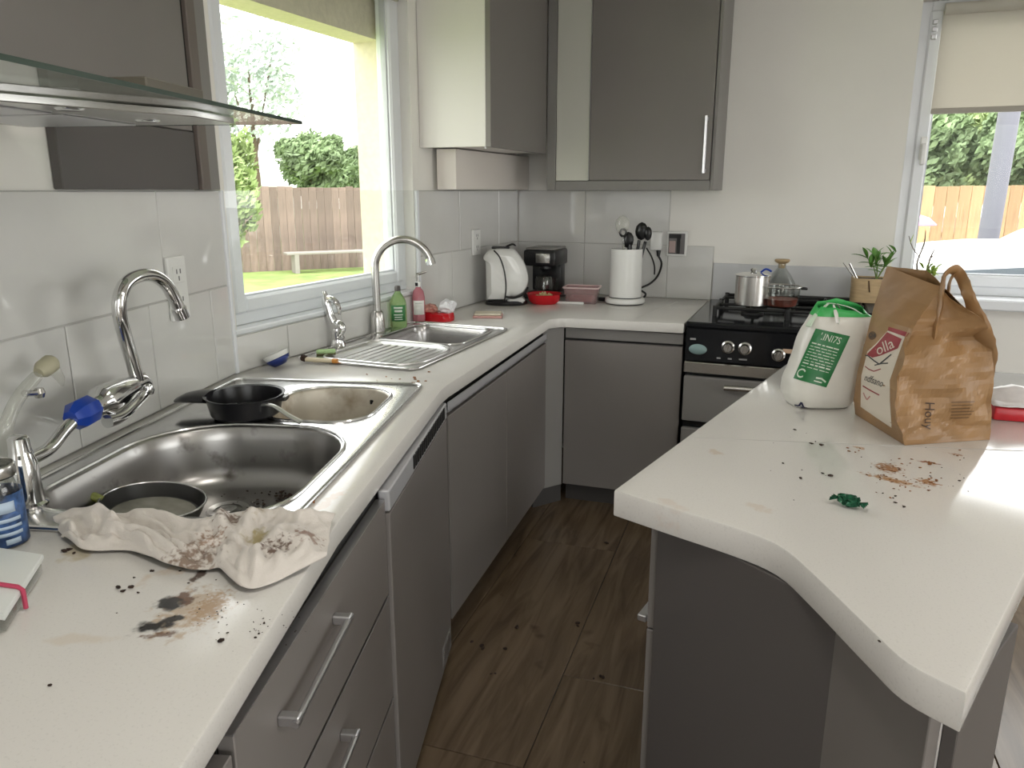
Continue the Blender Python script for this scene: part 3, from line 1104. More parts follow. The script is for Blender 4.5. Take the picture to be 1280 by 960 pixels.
lathe(bm, [(0.030, 0.7602), (0.044, 0.7625), (0.047, 0.7602)], (dc[0], dc[1], 0.0005), 24, None, False)
lathe(bm, [(0.0, 0.7612), (0.018, 0.7612), (0.019, 0.764), (0.0, 0.765)], (dc[0], dc[1], 0.0), 20)
kid('drain_ring', bm, 'chrome', t)
bm = BM()
oc = UV(2.00, -0.64)
box(bm, (-0.004, -0.016, -0.007), (0.004, 0.016, 0.007), 0.002, Matrix.Translation((oc[0], oc[1], 0.868)) @ Matrix.Rotation(math.radians(14.5), 4, 'Z') @ Matrix.Rotation(PI / 2, 4, 'Z'))
kid('overflow_slot', bm, 'lead_black', t)

# ------------------------------------------------------------------ far sink
t2 = thing('kitchen_sink', 'clean stainless steel sink with ribbed drainer under the garden window', 'sink', (-1.36, 2.42, 0.9))
bm = BM()
ro = [(p.x, p.y) for p in rrect(RIM2[0], RIM2[1], RIM2[2], RIM2[3], 0.035, 5)]
dl = [(p.x, p.y) for p in rrect(*DRN2, [0.11, 0.06, 0.05, 0.10], 6)]
plate(bm, ro, [[(p.x, p.y) for p in b2_loop(0.0, 0, 6)], dl], 0.9005, 0.9045, 0.0012)
tube(bm, [(*p, 0.9045) for p in ro] + [(*ro[0], 0.9045)], 0.004, 8, 0, False)
lp = b2_loop(0.004, 0.9045)
tube(bm, lp + [lp[0]], 0.004, 8, 0, False)
kid('rim', bm, 'steel_rim', t2)
o = kid('bowl', bowl(b2_loop, 0.165, 0.045), mat('steel_shaded', (0.46, 0.45, 0.45), 0.26, 1.0, var=0.1, scale=14), t2, True, 60)  # darker steel puts the deep bowl's shade into its colour
solid(o, 0.0012, -1)
bm = BM()
def drl(e, z):
    return rrect(DRN2[0] - e, DRN2[1] + e, DRN2[2] - e, DRN2[3] + e, [0.11, 0.06, 0.05, 0.10], 6, None, z)
R = loft(bm, [drl(0, 0.9044), drl(-0.006, 0.899), drl(-0.014, 0.896)])
bm.faces.new(R[-1])
lp = drl(0.004, 0.9045)
tube(bm, lp + [lp[0]], 0.005, 8, 0, False)
kid('drainer', bm, 'steel', t2)
for k in range(9):
    bm = BM()
    x = DRN2[0] + 0.045 + k * 0.0315
    tube(bm, [(x, DRN2[2] + 0.03, 0.8955), (x + 0.012, DRN2[3] - 0.03, 0.8965)], 0.0035, 8, 0, True, 0.7)
    kid('drainer_rib', bm, 'steel_rim', t2)

# ------------------------------------------------------------------ base units
DP, DQ = (-0.565, 0.46), (-0.997, 1.926)
FD = frame(DP, DQ)
def bar_handle(bm, a, b, n, r=0.006, off=0.032):
    a, b, n = Vector(a), Vector(b), Vector(n)
    d = (b - a).normalized()
    tube(bm, [a + n * off - d * 0.012, b + n * off + d * 0.012], r, 10)
    for p in (a, b):
        box(bm, (-0.008, -0.008, 0), (0.008, 0.008, off + 0.004), 0.002, Matrix.Translation(p) @ n.to_track_quat('Z', 'Y').to_matrix().to_4x4())
def unit(name, label, M, s0, s1_, depth=0.50, z0=0.11, z1=0.852, cat='cabinet', kick=True, kd=0.06):
    o = M @ Vector((s0, 0, 0))
    t = thing(name, label, cat, (o.x, o.y, 0))
    bm = BM()
    box(bm, (s0 + 0.001, 0.0025, z0), (s1_ - 0.001, depth, 0.70), 0, M)
    box(bm, (s0 + 0.001, 0.0025, 0.70), (s1_ - 0.001, 0.03, z1), 0, M)
    kid('body', bm, 'carcass_black', t)
    if kick:
        bm = BM()
        box(bm, (s0, kd, 0.0), (s1_, kd + 0.016, z0), 0.001, M)
        kid('plinth', bm, 'kick_grey', t)
    return t
def front(nm, t, M, s0, s1_, z0, z1, mname='grey_door', th=0.02, g=0.0015, parent=None):
    bm = BM()
    box(bm, (s0 + g, -th, z0 + g), (s1_ - g, 0.002, z1 - g), 0.0015, M)
    return kid(nm, bm, mname, t) if not parent else obj(nm, bm, mname, parent)
# cabinet left of the drawers (only a sliver shows)
c0 = unit('base_cabinet', 'grey base cabinet at the near end below the left worktop', FD, -0.45, 0.115, 0.42)
front('door', c0, FD, -0.45, 0.115, 0.115, 0.815)
# drawers
c1 = unit('drawer_cabinet', 'grey drawer cabinet with bar handles beside the dishwasher', FD, 0.118, 0.818, 0.42)
for (za, zb_, zh) in ((0.622, 0.835, 0.770), (0.372, 0.618, 0.548), (0.115, 0.368, 0.30)):
    d = front('drawer', c1, FD, 0.12, 0.816, za, zb_)
    bm = BM()
    n = FD.to_3x3() @ Vector((0, -1, 0))
    bar_handle(bm, FD @ Vector((0.245, -0.02, zh - 0.010)), FD @ Vector((0.475, -0.02, zh)), n, 0.0055, 0.026)
    h = obj('bar_handle', bm, 'alu', d)
    h.matrix_parent_inverse = d.matrix_parent_inverse
    h.matrix_parent_inverse = Matrix.Identity(4)
    bm = BM()
    box(bm, (0.12, -0.0195, zb_ - 0.003), (0.816, -0.0015, zb_ - 0.0005), 0, FD)
    e = obj('edge_strip', bm, 'alu', d)
# dishwasher
c2 = unit('dishwasher', 'built in grey dishwasher with silver vented top strip', FD, 0.822, 1.500, 0.42, 0.09, 0.852, 'dishwasher', True, 0.03)
front('door', c2, FD, 0.826, 1.497, 0.05, 0.800, 'grey_door', 0.026)
bm = BM()
box(bm, (0.826, -0.027, 0.803), (1.497, -0.002, 0.850), 0.003, FD)
stp = kid('control_strip', bm, 'rail_satin', c2)
for k in range(17):
    bm = BM()
    x = 1.05 + k * 0.0245
    box(bm, (x, -0.0295, 0.812), (x + 0.015, -0.0255, 0.846), 0.001, FD)
    obj('vent_slot', bm, 'lead_black', stp)
bm = BM()
box(bm, (1.35, -0.0285, 0.07), (1.475, -0.025, 0.135), 0.002, FD)
vg = kid('vent_grille', bm, 'grey_light', c2)
for k in range(8):
    bm = BM()
    box(bm, (1.357, -0.0305, 0.076 + k * 0.0072), (1.468, -0.0280, 0.0795 + k * 0.0072), 0, FD)
    obj('slat', bm, 'alu', vg)
# sink cabinet of the second run
SP, SQ = (-1.000, 1.945), (-1.098, 3.118)
FS = frame(SP, SQ)
LS = (Vector(SQ) - Vector(SP)).length
c3 = unit('base_cabinet', 'grey two door base cabinet with silver grip rail below the far sink', FS, 0.0, LS, 0.44)
mid = FS.inverted() @ hit(627, 500, SP, SQ)
front('door', c3, FS, 0.0, mid.x, 0.115, 0.796)
front('door', c3, FS, mid.x, LS, 0.115, 0.796)
bm = BM()
box(bm, (0.0, -0.022, 0.806), (LS, -0.004, 0.814), 0.001, FS)
box(bm, (0.0, -0.022, 0.806), (LS, -0.018, 0.838), 0.001, FS)
kid('grip_rail', bm, mat('rail_satin', (0.50, 0.50, 0.52), 0.35, 0.3), c3)
# diagonal filler and corner unit
EP, EQ = (-1.100, 3.122), (-1.030, 3.222)
FE = frame(EP, EQ)
LE = (Vector(EQ) - Vector(EP)).length
c4 = thing('corner_post', 'narrow grey filler panel in the inner corner of the base units', 'panel', (EP[0], EP[1], 0))
bm = BM()
box(bm, (0.002, -0.004, 0.10), (LE - 0.002, 0.016, 0.852), 0.001, FE)
kid('filler', bm, 'grey_light', c4)
bm = BM()
box(bm, (-0.02, 0.03, 0.0), (LE + 0.02, 0.046, 0.10), 0.001, FE)
kid('plinth', bm, 'kick_grey', c4)
KP, KQ = (-1.028, 3.232), (-0.502, 3.262)
FK = frame(KP, KQ)
LK = (Vector(KQ) - Vector(KP)).length
c5 = unit('base_cabinet', 'grey base cabinet with a plain wide door left of the cooker', FK, 0.0, LK, 0.60, 0.10)
front('door', c5, FK, 0.004, LK, 0.105, 0.796)
front('top_rail', c5, FK, 0.004, LK, 0.803, 0.852, 'grey_light', 0.012)

# ------------------------------------------------------------------ peninsula base
cp = thing('peninsula_cabinet', 'grey peninsula cabinet under the curved white worktop', 'cabinet', (0.05, 1.8, 0))
bp = [(-0.225, 1.352), (0.090, 1.130), (0.198, 0.955), (0.300, 1.178), (0.31, 2.55), (-0.02, 2.58)]
bm = BM()
prism(bm, bp[:2] + [(0.17, 1.20), (0.20, 1.30), (0.24, 2.50), (-0.01, 2.54)], 0.10, 0.845)
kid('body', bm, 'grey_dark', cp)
def panel(nm, P, Q, z0, z1, m, th=0.018, off=0.0, gap=0.001):
    M = frame(P, Q)
    L = (Vector(Q) - Vector(P)).length
    bm = BM()
    box(bm, (gap, -off - th, z0), (L - gap, -off, z1), 0.0015, M)
    return kid(nm, bm, m, cp)
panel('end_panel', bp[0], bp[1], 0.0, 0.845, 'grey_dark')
panel('angled_panel', bp[1], bp[2], 0.0, 0.845, 'grey_door')
panel('side_panel', bp[2], bp[3], 0.0, 0.845, 'grey_dark')  # dark grey carries the shadow on this face in its colour
dM = frame(bp[5], bp[0])
dL = (Vector(bp[0]) - Vector(bp[5])).length
bm = BM()
box(bm, (dL - 0.62, -0.026, 0.600), (dL - 0.002, -0.006, 0.84), 0.0015, dM)
o = kid('drawer', bm, 'grey_door', cp)
bm = BM()
box(bm, (dL - 0.36, -0.045, 0.612), (dL + 0.004, -0.026, 0.626), 0.002, dM)
obj('grip', bm, 'alu', o)
bm = BM()
box(bm, (dL - 0.62, -0.026, 0.105), (dL - 0.002, -0.006, 0.596), 0.0015, dM)
kid('door', bm, 'grey_door', cp)
bm = BM()
box(bm, (dL - 1.24, -0.026, 0.105), (dL - 0.624, -0.006, 0.84), 0.0015, dM)
kid('door', bm, 'grey_door', cp)
bm = BM()
prism(bm, [(-0.16, 1.36), (0.10, 1.12), (0.20, 2.45), (0.02, 2.5)], 0.0, 0.10)
kid('plinth', bm, 'kick_grey', cp)

# ------------------------------------------------------------------ hood and its cabinet on the near wall
sH = lambda u: u - uvof(W1S)[0]          # u -> distance along wall 1
q1 = lambda px, py: (F1.inverted() @ hit(px, py, W1S, A, 0.024)).x
hl, hr, hr1, hr2 = q1(80, 237), q1(249, 237), q1(262, 237), min(q1(284, 237), L1 - 0.022)
hc = thing('cladding_panel', 'dark grey wall cladding panels behind and above the extractor hood', 'panel', (*(F1 @ Vector((hr, -0.03, 0))).xy, TOPZ))
bm = BM()
box(bm, (hl - 1.9, -0.022, 1.600), (hr, -0.001, 2.42), 0.002, F1)
kid('upper_panel', bm, 'grey_door', hc)
bm = BM()
box(bm, (hl, -0.024, TOPZ + 0.002), (hr, -0.001, 1.598), 0.002, F1)
kid('lower_panel', bm, 'grey_dark', hc)
bm = BM()
box(bm, (hr + 0.003, -0.018, TOPZ + 0.002), (hr + 0.012, -0.001, 2.42), 0.001, F1)
kid('shadow_gap', bm, 'carcass_black', hc)
bm = BM()
box(bm, (hr + 0.012, -0.030, TOPZ + 0.001), (hr1, -0.001, 2.42), 0.002, F1)
kid('edge_trim', bm, mat('trim_brown', (0.15, 0.125, 0.11), 0.45), hc)
bm = BM()
box(bm, (hr1 + 0.001, -0.024, TOPZ + 0.001), (hr2, -0.001, 2.42), 0.002, F1)
kid('end_panel', bm, 'grey_light', hc)
eh = thing('extractor_hood', 'extractor hood with a flat glass canopy jutting out before the garden window', 'extractor hood', (*UV(1.0, -0.95), 1.57))
gu1 = sH(1.500)
bm = BM()
box(bm, (sH(0.10), -0.532, 1.572), (gu1, -0.030, 1.578), 0.001, F1)
kid('glass_canopy', bm, 'hood_glass', eh)
mat('glass_edge', (0.035, 0.055, 0.045), 0.15)
bm = BM()
box(bm, (sH(0.10), -0.5335, 1.5718), (gu1, -0.5315, 1.5782), 0, F1)
kid('glass_front_edge', bm, 'glass_edge', eh)
bm = BM()
box(bm, (gu1 - 0.0012, -0.5335, 1.5718), (gu1 + 0.0012, -0.030, 1.5782), 0, F1)
kid('glass_end_edge', bm, 'glass_edge', eh)
bm = BM()
prism(bm, [(sH(0.90), -0.06), (sH(0.90), -0.30), (sH(1.20), -0.475), (sH(1.335), -0.475), (sH(1.36), -0.06)], 1.560, 1.5715, 0.0015, F1, 1)
kid('steel_body', bm, 'brushed', eh)
for (a_, b_) in ((0.93, 1.11), (1.13, 1.32)):
    bm = BM()
    box(bm, (sH(a_), -0.30, 1.5575), (sH(b_), -0.10, 1.560), 0.002, F1)
    kid('grease_filter', bm, 'alu', eh)
for u in (1.06, 1.25):
    bm = BM()
    p = F1 @ Vector((sH(u), -0.365, 0))
    lathe(bm, [(0.0, 1.5575), (0.016, 1.5575), (0.020, 1.560), (0.0, 1.560)], (p.x, p.y, 0), 18)
    kid('spot_lamp', bm, 'chrome', eh)
bm = BM()
box(bm, (sH(1.09), -0.468, 1.5785), (sH(1.25), -0.36, 1.606), 0.002, F1)
kid('control_box', bm, mat('control_dark', (0.10, 0.09, 0.07), 0.3), eh)
bm = BM()
box(bm, (sH(1.02), -0.22, 1.5785), (sH(1.34), -0.0305, 1.61), 0.002, F1)
kid('motor_housing', bm, 'grey_door', eh)

# ------------------------------------------------------------------ wall cabinets at the back
YF = 3.65
xa, xb_ = VY(683, 238, YF).x, VY(891, 238, YF).x
cb = thing('wall_cabinet', 'grey wall cabinet with a bar handle and a pale strip at its left', 'cabinet', ((xa + xb_) / 2, 3.85, TOPZ))
ZT2 = 2.42
bm = BM()
box(bm, (xa + 0.003, YF + 0.022, TOPZ + 0.004), (xb_ - 0.003, 3.998, ZT2), 0)
kid('body', bm, 'grey_light', cb)
x1 = VY(694, 220, YF).x
x2 = VY(735, 220, YF).x
x3 = VY(887, 220, YF).x
zr = VY(780, 226, YF).z
def bx3(nm, a, b, m, t, bev=0.0015, parent=None):
    bm = BM()
    box(bm, a, b, bev)
    if parent:
        return obj(nm, bm, m, parent)
    return kid(nm, bm, m, t)
bx3('stile', (xa, YF, TOPZ), (x1, YF + 0.024, ZT2), 'grey_light', cb)
bx3('stile', (x3 + 0.004, YF, TOPZ), (xb_, YF + 0.35, ZT2), 'grey_light', cb)
bx3('bottom_rail', (x1 + 0.001, YF + 0.002, TOPZ), (x3 + 0.003, YF + 0.024, zr), 'grey_light', cb)
bx3('pale_strip', (x1 + 0.002, YF + 0.004, zr + 0.002), (x2, YF + 0.022, ZT2), mat('pale_glass', (0.56, 0.56, 0.50), 0.15), cb)
dr = bx3('door', (x2 + 0.006, YF - 0.004, zr + 0.003), (x3, YF + 0.020, ZT2 - 0.002), 'grey_door', cb)
bx3('edge_strip', (x2 + 0.001, YF - 0.002, zr + 0.003), (x2 + 0.005, YF + 0.02, ZT2 - 0.002), 'alu', cb)
pt, pb = VY(881, 143, YF), VY(880, 219, YF)
bm = BM()
bar_handle(bm, (pb.x, YF - 0.004, pb.z + 0.02), (pb.x, YF - 0.004, pt.z - 0.02), (0, -1, 0), 0.007, 0.03)
obj('bar_handle', bm, 'alu', dr)
# wall cabinet beside the garden window
p0 = hit(522, 100, A, C)
yS = p0.y
xe = VY(607, 150, yS).x
zc = VY(607, 183, yS).z
cw = thing('wall_cabinet', 'wall cabinet with a white end panel beside the garden window', 'cabinet', (-1.45, 3.2, zc))
bm = BM()
box(bm, (-1.600 + 0.02, yS + 0.020, zc + 0.004), (xe - 0.002, 3.64, ZT2), 0)
kid('body', bm, 'white_panel', cw)
bx3('end_panel', (p0.x + 0.002, yS, zc), (xe, yS + 0.018, ZT2), 'white_panel', cw)
bx3('door', (xe, yS + 0.001, zc - 0.002), (xe + 0.022, 3.645, ZT2), 'grey_door', cw)
xp = VY(570, 210, yS + 0.10).x
bm = BM()
box(bm, (-1.600 + 0.03, yS + 0.10, TOPZ + 0.004), (xp, 3.96, zc - 0.001), 0.001)
kid('pelmet_box', bm, mat('white_warm_lit', (0.80, 0.75, 0.70), 0.5), cw)  # pelmet colour lightened and warmed to paint in its lit look
o = bx3('cam_screw', (xe - 0.02, yS + 0.03, zc - 0.008), (xe - 0.012, yS + 0.038, zc + 0.002), 'alu', cw)

# ------------------------------------------------------------------ cooker
CX0, CX1, CY0, CY1 = -0.492, 0.37, 3.225, 3.975
ck = thing('gas_cooker', 'black and grey gas cooker with chrome knobs and iron pan supports', 'cooker', (-0.14, 3.6, 0))
zz = lambda py: VY(860, py, CY0).z
bx3('body', (CX0 + 0.004, CY0 + 0.03, 0.06), (CX1 - 0.004, CY1, 0.885), 'black_enamel', ck)
bx3('hob_top', (CX0, CY0, 0.886), (CX1, CY1, 0.910), 'black_enamel', ck, 0.006)
zp0, zp1 = zz(451), 0.884
cpn = bx3('control_panel', (CX0 + 0.002, CY0 + 0.006, zp0), (CX1 - 0.002, CY0 + 0.029, zp1), 'black_enamel', ck, 0.004)
bx3('steel_trim', (CX0 + 0.002, CY0 - 0.004, zz(465)), (CX1 - 0.002, CY0 + 0.029, zp0 - 0.003), mat('trim_steel', (0.62, 0.60, 0.56), 0.25, 1.0), ck, 0.003)
od = bx3('oven_door', (CX0 + 0.004, CY0, zz(526)), (CX1 - 0.004, CY0 + 0.029, zz(470)), 'grey_light', ck, 0.004)
bx3('lower_door', (CX0 + 0.004, CY0, 0.10), (CX1 - 0.004, CY0 + 0.029, zz(535)), 'grey_light', ck, 0.004)
bm = BM()
tube(bm, [VY(905, 485, CY0 - 0.04) , VY(960, 489, CY0 - 0.04)], 0.012, 12)
tube(bm, [VY(908, 485, CY0 - 0.04), VY(908, 485, CY0 + 0.002)], 0.009, 10)
tube(bm, [VY(957, 489, CY0 - 0.04), VY(957, 489, CY0 + 0.002)], 0.009, 10)
obj('handle', bm, 'brushed', od).matrix_parent_inverse = Matrix.Identity(4)
RXp = Matrix.Rotation(PI / 2, 4, 'X')
for (px, py) in ((910, 434), (931, 436), (973, 444), (1000, 447), (1030, 450)):
    p = VY(px, py, CY0)
    bm = BM()
    lathe(bm, [(0.0, 0.032), (0.016, 0.032), (0.019, 0.028), (0.021, 0.010), (0.027, 0.006), (0.027, 0.0)], (0, 0, 0), 20, Matrix.Translation((p.x, CY0 + 0.006, p.z)) @ RXp)
    box(bm, (-0.004, -0.036, -0.018), (0.004, -0.028, 0.018), 0.002, Matrix.Translation((p.x, CY0 + 0.006, p.z)) @ Matrix.Rotation(0.25, 4, 'Y'))
    obj('knob', bm, 'brushed', cpn)
p = VY(872, 437, CY0)
bm = BM()
lathe(bm, [(0.0, 0.010), (0.02, 0.009), (0.034, 0.004), (0.038, 0.0)], (0, 0, 0), 20, Matrix.Translation((p.x, CY0 + 0.006, p.z)) @ Matrix.Diagonal((1, 1, 0.6, 1)) @ RXp)
obj('timer_lens', bm, mat('lens_teal', (0.25, 0.36, 0.36), 0.15), cpn)
for px in (898, 912, 926, 931):
    p = VY(px, 448 + (px - 898) * 0.06, CY0)
    bm = BM()
    box(bm, (p.x - 0.008, CY0 + 0.0052, p.z - 0.003), (p.x + 0.008, CY0 + 0.0062, p.z + 0.003), 0)
    obj('printed_mark', bm, mat('mark_grey', (0.35, 0.35, 0.35), 0.5), cpn)
p = VY(866, 424, CY0)
bm = BM()
box(bm, (p.x - 0.012, CY0 + 0.0052, p.z - 0.004), (p.x + 0.012, CY0 + 0.0062, p.z + 0.004), 0)
obj('printed_mark', bm, 'mark_grey', cpn)
p = VY(988, 440, CY0)
bm = BM()
box(bm, (p.x - 0.03, CY0 + 0.004, p.z - 0.008), (p.x + 0.03, CY0 + 0.0065, p.z + 0.010), 0.001)
obj('badge', bm, mat('badge_cream', (0.6, 0.42, 0.3), 0.4), cpn)
# burners and pan supports
gz = 0.945
for (gx0, gx1) in ((-0.40, -0.10), (-0.095, 0.20)):
    bm = BM()
    y0, y1 = 3.43, 3.90
    rr = 0.0075
    tube(bm, [(gx0, y0, gz), (gx1, y0, gz), (gx1, y1, gz), (gx0, y1, gz), (gx0, y0, gz)], rr, 8)
    for yc in (3.545, 3.785):
        xc = (gx0 + gx1) / 2
        for k in range(4):
            a = k * PI / 2
            tube(bm, [(xc + 0.03 * math.cos(a), yc + 0.03 * math.sin(a), gz + 0.004), (xc + (gx1 - gx0) / 2 * math.cos(a), yc + 0.118 * math.sin(a), gz)], rr * 0.9, 8)
    for (fx, fy) in ((gx0, y0), (gx1, y0), (gx1, y1), (gx0, y1), (gx0, (y0 + y1) / 2), (gx1, (y0 + y1) / 2)):
        tube(bm, [(fx, fy, 0.9105), (fx, fy, gz + 0.01)], 0.010, 8)
    kid('pan_support', bm, 'cast_iron', ck)
    for yc in (3.545, 3.785):
        bm = BM()
        lathe(bm, [(0.050, 0.9105), (0.048, 0.920), (0.034, 0.922), (0.034, 0.928), (0.030, 0.931), (0.0, 0.931)], ((gx0 + gx1) / 2, yc, 0), 24)
        kid('burner', bm, 'cast_iron', ck)
bx3('griddle_plate', (0.215, 3.46, 0.911), (0.355, 3.95, 0.9525), 'cast_iron', ck, 0.006)
bx3('back_vent', (-0.08, 3.925, 0.911), (0.205, 3.970, 0.950), 'cast_iron', ck, 0.006)
# ------------------------------------------------------------------ wall sockets
def socket(label, M, s, z, wd, ht, slots=True, rockers=0):
    o = M @ Vector((s, -0.009, z))
    t = thing('wall_socket', label, 'socket', o)
    bm = BM()
    box(bm, (s - wd / 2, -0.0205, z - ht / 2), (s + wd / 2, -0.0095, z + ht / 2), 0.003, M)
    kid('face_plate', bm, 'white_plastic', t)
    for k in (-1, 1):
        bm = BM()
        zc_ = z + k * ht * 0.22
        box(bm, (s - wd * 0.30, -0.0225, zc_ - ht * 0.13), (s + wd * 0.30, -0.0205, zc_ + ht * 0.13), 0.0015, M)
        q = kid('outlet', bm, 'white_plastic', t)
        for (dx, dz) in ((-0.2, 0.05), (0.2, 0.05), (0, -0.06)):
            bm = BM()
            box(bm, (s + dx * wd * 0.5 - 0.002, -0.0232, zc_ + dz * ht - 0.006), (s + dx * wd * 0.5 + 0.002, -0.0222, zc_ + dz * ht + 0.006), 0, M)
            obj('slot', bm, mat('slot_grey', (0.12, 0.12, 0.12), 0.6), q)
    return t
def on(M, px, py, P, Q):
    q = M.inverted() @ hit(px, py, P, Q)
    return q.x, q.z
a0, z0_ = on(F1, 199, 325, W1S, A)
a1, z1_ = on(F1, 231, 398, W1S, A)
socket('white double wall socket behind the curved spout of the near tap', F1, (a0 + a1) / 2, (z0_ + z1_) / 2 + 0.005, a1 - a0 - 0.005, 0.165)
a0, z0_ = on(F2, 585, 287, A, C)
a1, z1_ = on(F2, 598, 318, A, C)
socket('white wall socket on the tiles left of the kettle', F2, (a0 + a1) / 2, (z0_ + z1_) / 2, 0.085, 0.125)
pa, pb = VY(836, 290, 4.0), VY(858, 319, 4.0)
t = thing('wall_socket', 'white framed socket with dark and silver insert on the back wall', 'socket', ((pa.x + pb.x) / 2, 3.99, (pa.z + pb.z) / 2))
xc, zc_ = (pa.x + pb.x) / 2, (pa.z + pb.z) / 2
bx3('face_plate', (xc - 0.052, 3.978, zc_ - 0.063), (xc + 0.052, 3.990, zc_ + 0.063), 'white_plastic', t, 0.003)
bx3('dark_insert', (xc - 0.042, 3.975, zc_ - 0.052), (xc + 0.040, 3.979, zc_ + 0.052), mat('insert_grey', (0.16, 0.15, 0.15), 0.2), t, 0.001)
bx3('rocker', (xc + 0.000, 3.972, zc_ - 0.05), (xc + 0.018, 3.976, zc_ + 0.030), 'black_plastic', t, 0.001)
bx3('rocker', (xc - 0.038, 3.970, zc_ - 0.045), (xc - 0.006, 3.976, zc_ + 0.015), mat('pink_grey', (0.45, 0.34, 0.32), 0.2), t, 0.002)
bx3('bar', (xc - 0.04, 3.970, zc_ + 0.028), (xc + 0.022, 3.976, zc_ + 0.048), 'black_plastic', t, 0.001)

# ------------------------------------------------------------------ near tap
def W1P(px, py, off):
    return hit(px, py, W1S, A, off)
cb_ = G(37, 634)
tp = thing('sink_tap', 'chrome gooseneck tap with a blue collar at the near sink', 'tap', (cb_.x, cb_.y, 0.9045))
offc = uvof(cb_)[1] + 1.1288
bm = BM()
lathe(bm, [(0.032, 0.9048), (0.032, 0.909), (0.027, 0.913), (0.0255, 0.93), (0.0235, 0.985), (0.019, 1.000), (0.018, 1.006), (0.017, 1.030), (0.012, 1.034), (0.0, 1.035)], (cb_.x, cb_.y, 0), 28)
kid('column', bm, 'chrome', tp)
ct = Vector((cb_.x, cb_.y, 0.985))
bm = BM()
tube(bm, [ct, W1P(60, 562, offc), W1P(82, 536, offc), W1P(104, 514, offc)], [0.013, 0.012, 0.0125, 0.013], 14, 5)
kid('angled_pipe', bm, 'chrome', tp)
ba, bb = W1P(88, 524, offc), W1P(118, 508, offc)
bm = BM()
tube(bm, [ba, ba.lerp(bb, 0.25), ba.lerp(bb, 0.8), bb], [0.016, 0.029, 0.029, 0.019], 8)
kid('blue_collar', bm, 'blue_plastic', tp)
bm = BM()
p0, p1, p2, p3 = W1P(114, 511, offc), W1P(128, 503, offc), W1P(150, 490, offc), W1P(166, 482, offc)
tube(bm, [p0, p0.lerp(p1, 0.6), p1, p1.lerp(p2, 0.3), p2, p3], [0.020, 0.022, 0.034, 0.034, 0.030, 0.020], 18)
kid('valve_body', bm, 'chrome', tp)
bm = BM()
tube(bm, [p3, W1P(178, 476, offc), W1P(183, 484, offc), W1P(172, 500, offc), W1P(152, 520, offc + 0.02), W1P(134, 527, offc + 0.02)], [0.016, 0.015, 0.014, 0.013, 0.012, 0.014], 12, 5)
kid('yoke', bm, 'chrome', tp)
bm = BM()
tube(bm, [W1P(134, 496, offc - 0.0), W1P(150, 484, offc), W1P(180, 468, offc)], 0.006, 10)
kid('link_bar', bm, 'chrome', tp)
bm = BM()
kc = W1P(186, 487, offc + 0.01)
lathe(bm, [(0.0, -0.013), (0.009, -0.010), (0.012, 0.0), (0.009, 0.010), (0.0, 0.013)], kc, 16)
kid('knob', bm, 'chrome', tp)
path = [(172, 476), (165, 450), (156, 420), (150, 395), (150, 372), (158, 354), (174, 345), (192, 345), (207, 355), (218, 373), (226, 392)]
bm = BM()
tube(bm, [W1P(px, py, offc + 0.004 * k) for k, (px, py) in enumerate(path)], [0.0145] * 11, 16, 5)
kid('spout', bm, 'chrome', tp)
bm = BM()
e0, e1 = W1P(223, 385, offc + 0.04), W1P(228, 397, offc + 0.042)
tube(bm, [e0, e1], 0.017, 16)
kid('aerator', bm, 'chrome', tp)
# dish wand
wb_ = G(4, 618)
dw = thing('dish_wand', 'clear plastic dish wand with a beige cap leaning behind the near tap', 'dish brush', (wb_.x, wb_.y, 0.9045))
of2 = 0.075
bm = BM()
tube(bm, [Vector((wb_.x + 0.01, wb_.y, 0.915)), W1P(6, 545, of2), W1P(14, 515, of2), W1P(27, 492, of2), W1P(46, 470, of2)], [0.014, 0.013, 0.012, 0.012, 0.011], 14, 5)
kid('clear_tube', bm, 'clear_plastic', dw)
bm = BM()
c0_, c1_ = W1P(48, 466, of2), W1P(66, 452, of2)
tube(bm, [c0_, c0_.lerp(c1_, 0.3), c0_.lerp(c1_, 0.85), c1_], [0.010, 0.017, 0.018, 0.014], 14)
kid('beige_cap', bm, mat('cap_beige', (0.45, 0.42, 0.30), 0.5), dw)
bm = BM()
tube(bm, [W1P(66, 460, of2), W1P(76, 474, of2 + 0.01), W1P(78, 482, of2 + 0.01)], [0.012, 0.008, 0.003], 10)
kid('nozzle', bm, 'clear_plastic', dw)
bm = BM()
q = W1P(49, 491, of2)
lathe(bm, [(0.0, -0.010), (0.008, -0.009), (0.011, 0.0), (0.008, 0.009), (0.0, 0.010)], q, 14)
tube(bm, [W1P(30, 492, of2), W1P(47, 491, of2)], 0.006, 10)
kid('trigger', bm, 'brushed', dw)

# ------------------------------------------------------------------ jar and storage box at the left edge
p = G(6, 678)
j = thing('glass_jar', 'glass jar with a blue label at the left edge of the worktop', 'jar', p)
bm = BM()
lathe(bm, [(0.0, 0.9006), (0.030, 0.9006), (0.034, 0.905), (0.035, 0.99), (0.031, 1.008), (0.027, 1.014), (0.027, 1.030), (0.024, 1.030), (0.024, 1.014), (0.031, 0.99), (0.031, 0.908), (0.0, 0.906)], (p.x, p.y, 0), 28, None, False)
kid('glass', bm, 'clear_glass', j)
bm = BM()
lathe(bm, [(0.0302, 0.9075), (0.0304, 0.965), (0.0, 0.968)], (p.x, p.y, 0), 28)
kid('contents', bm, mat('jam_dark', (0.05, 0.02, 0.015), 0.3), j)
bm = BM()
lathe(bm, [(0.0355, 0.903), (0.0357, 0.988)], (p.x, p.y, 0), 28, None, False)
solid(kid('blue_label', bm, 'label_blue', j), 0.0006)
bm = BM()
a0 = math.atan2(-p.y, -p.x)
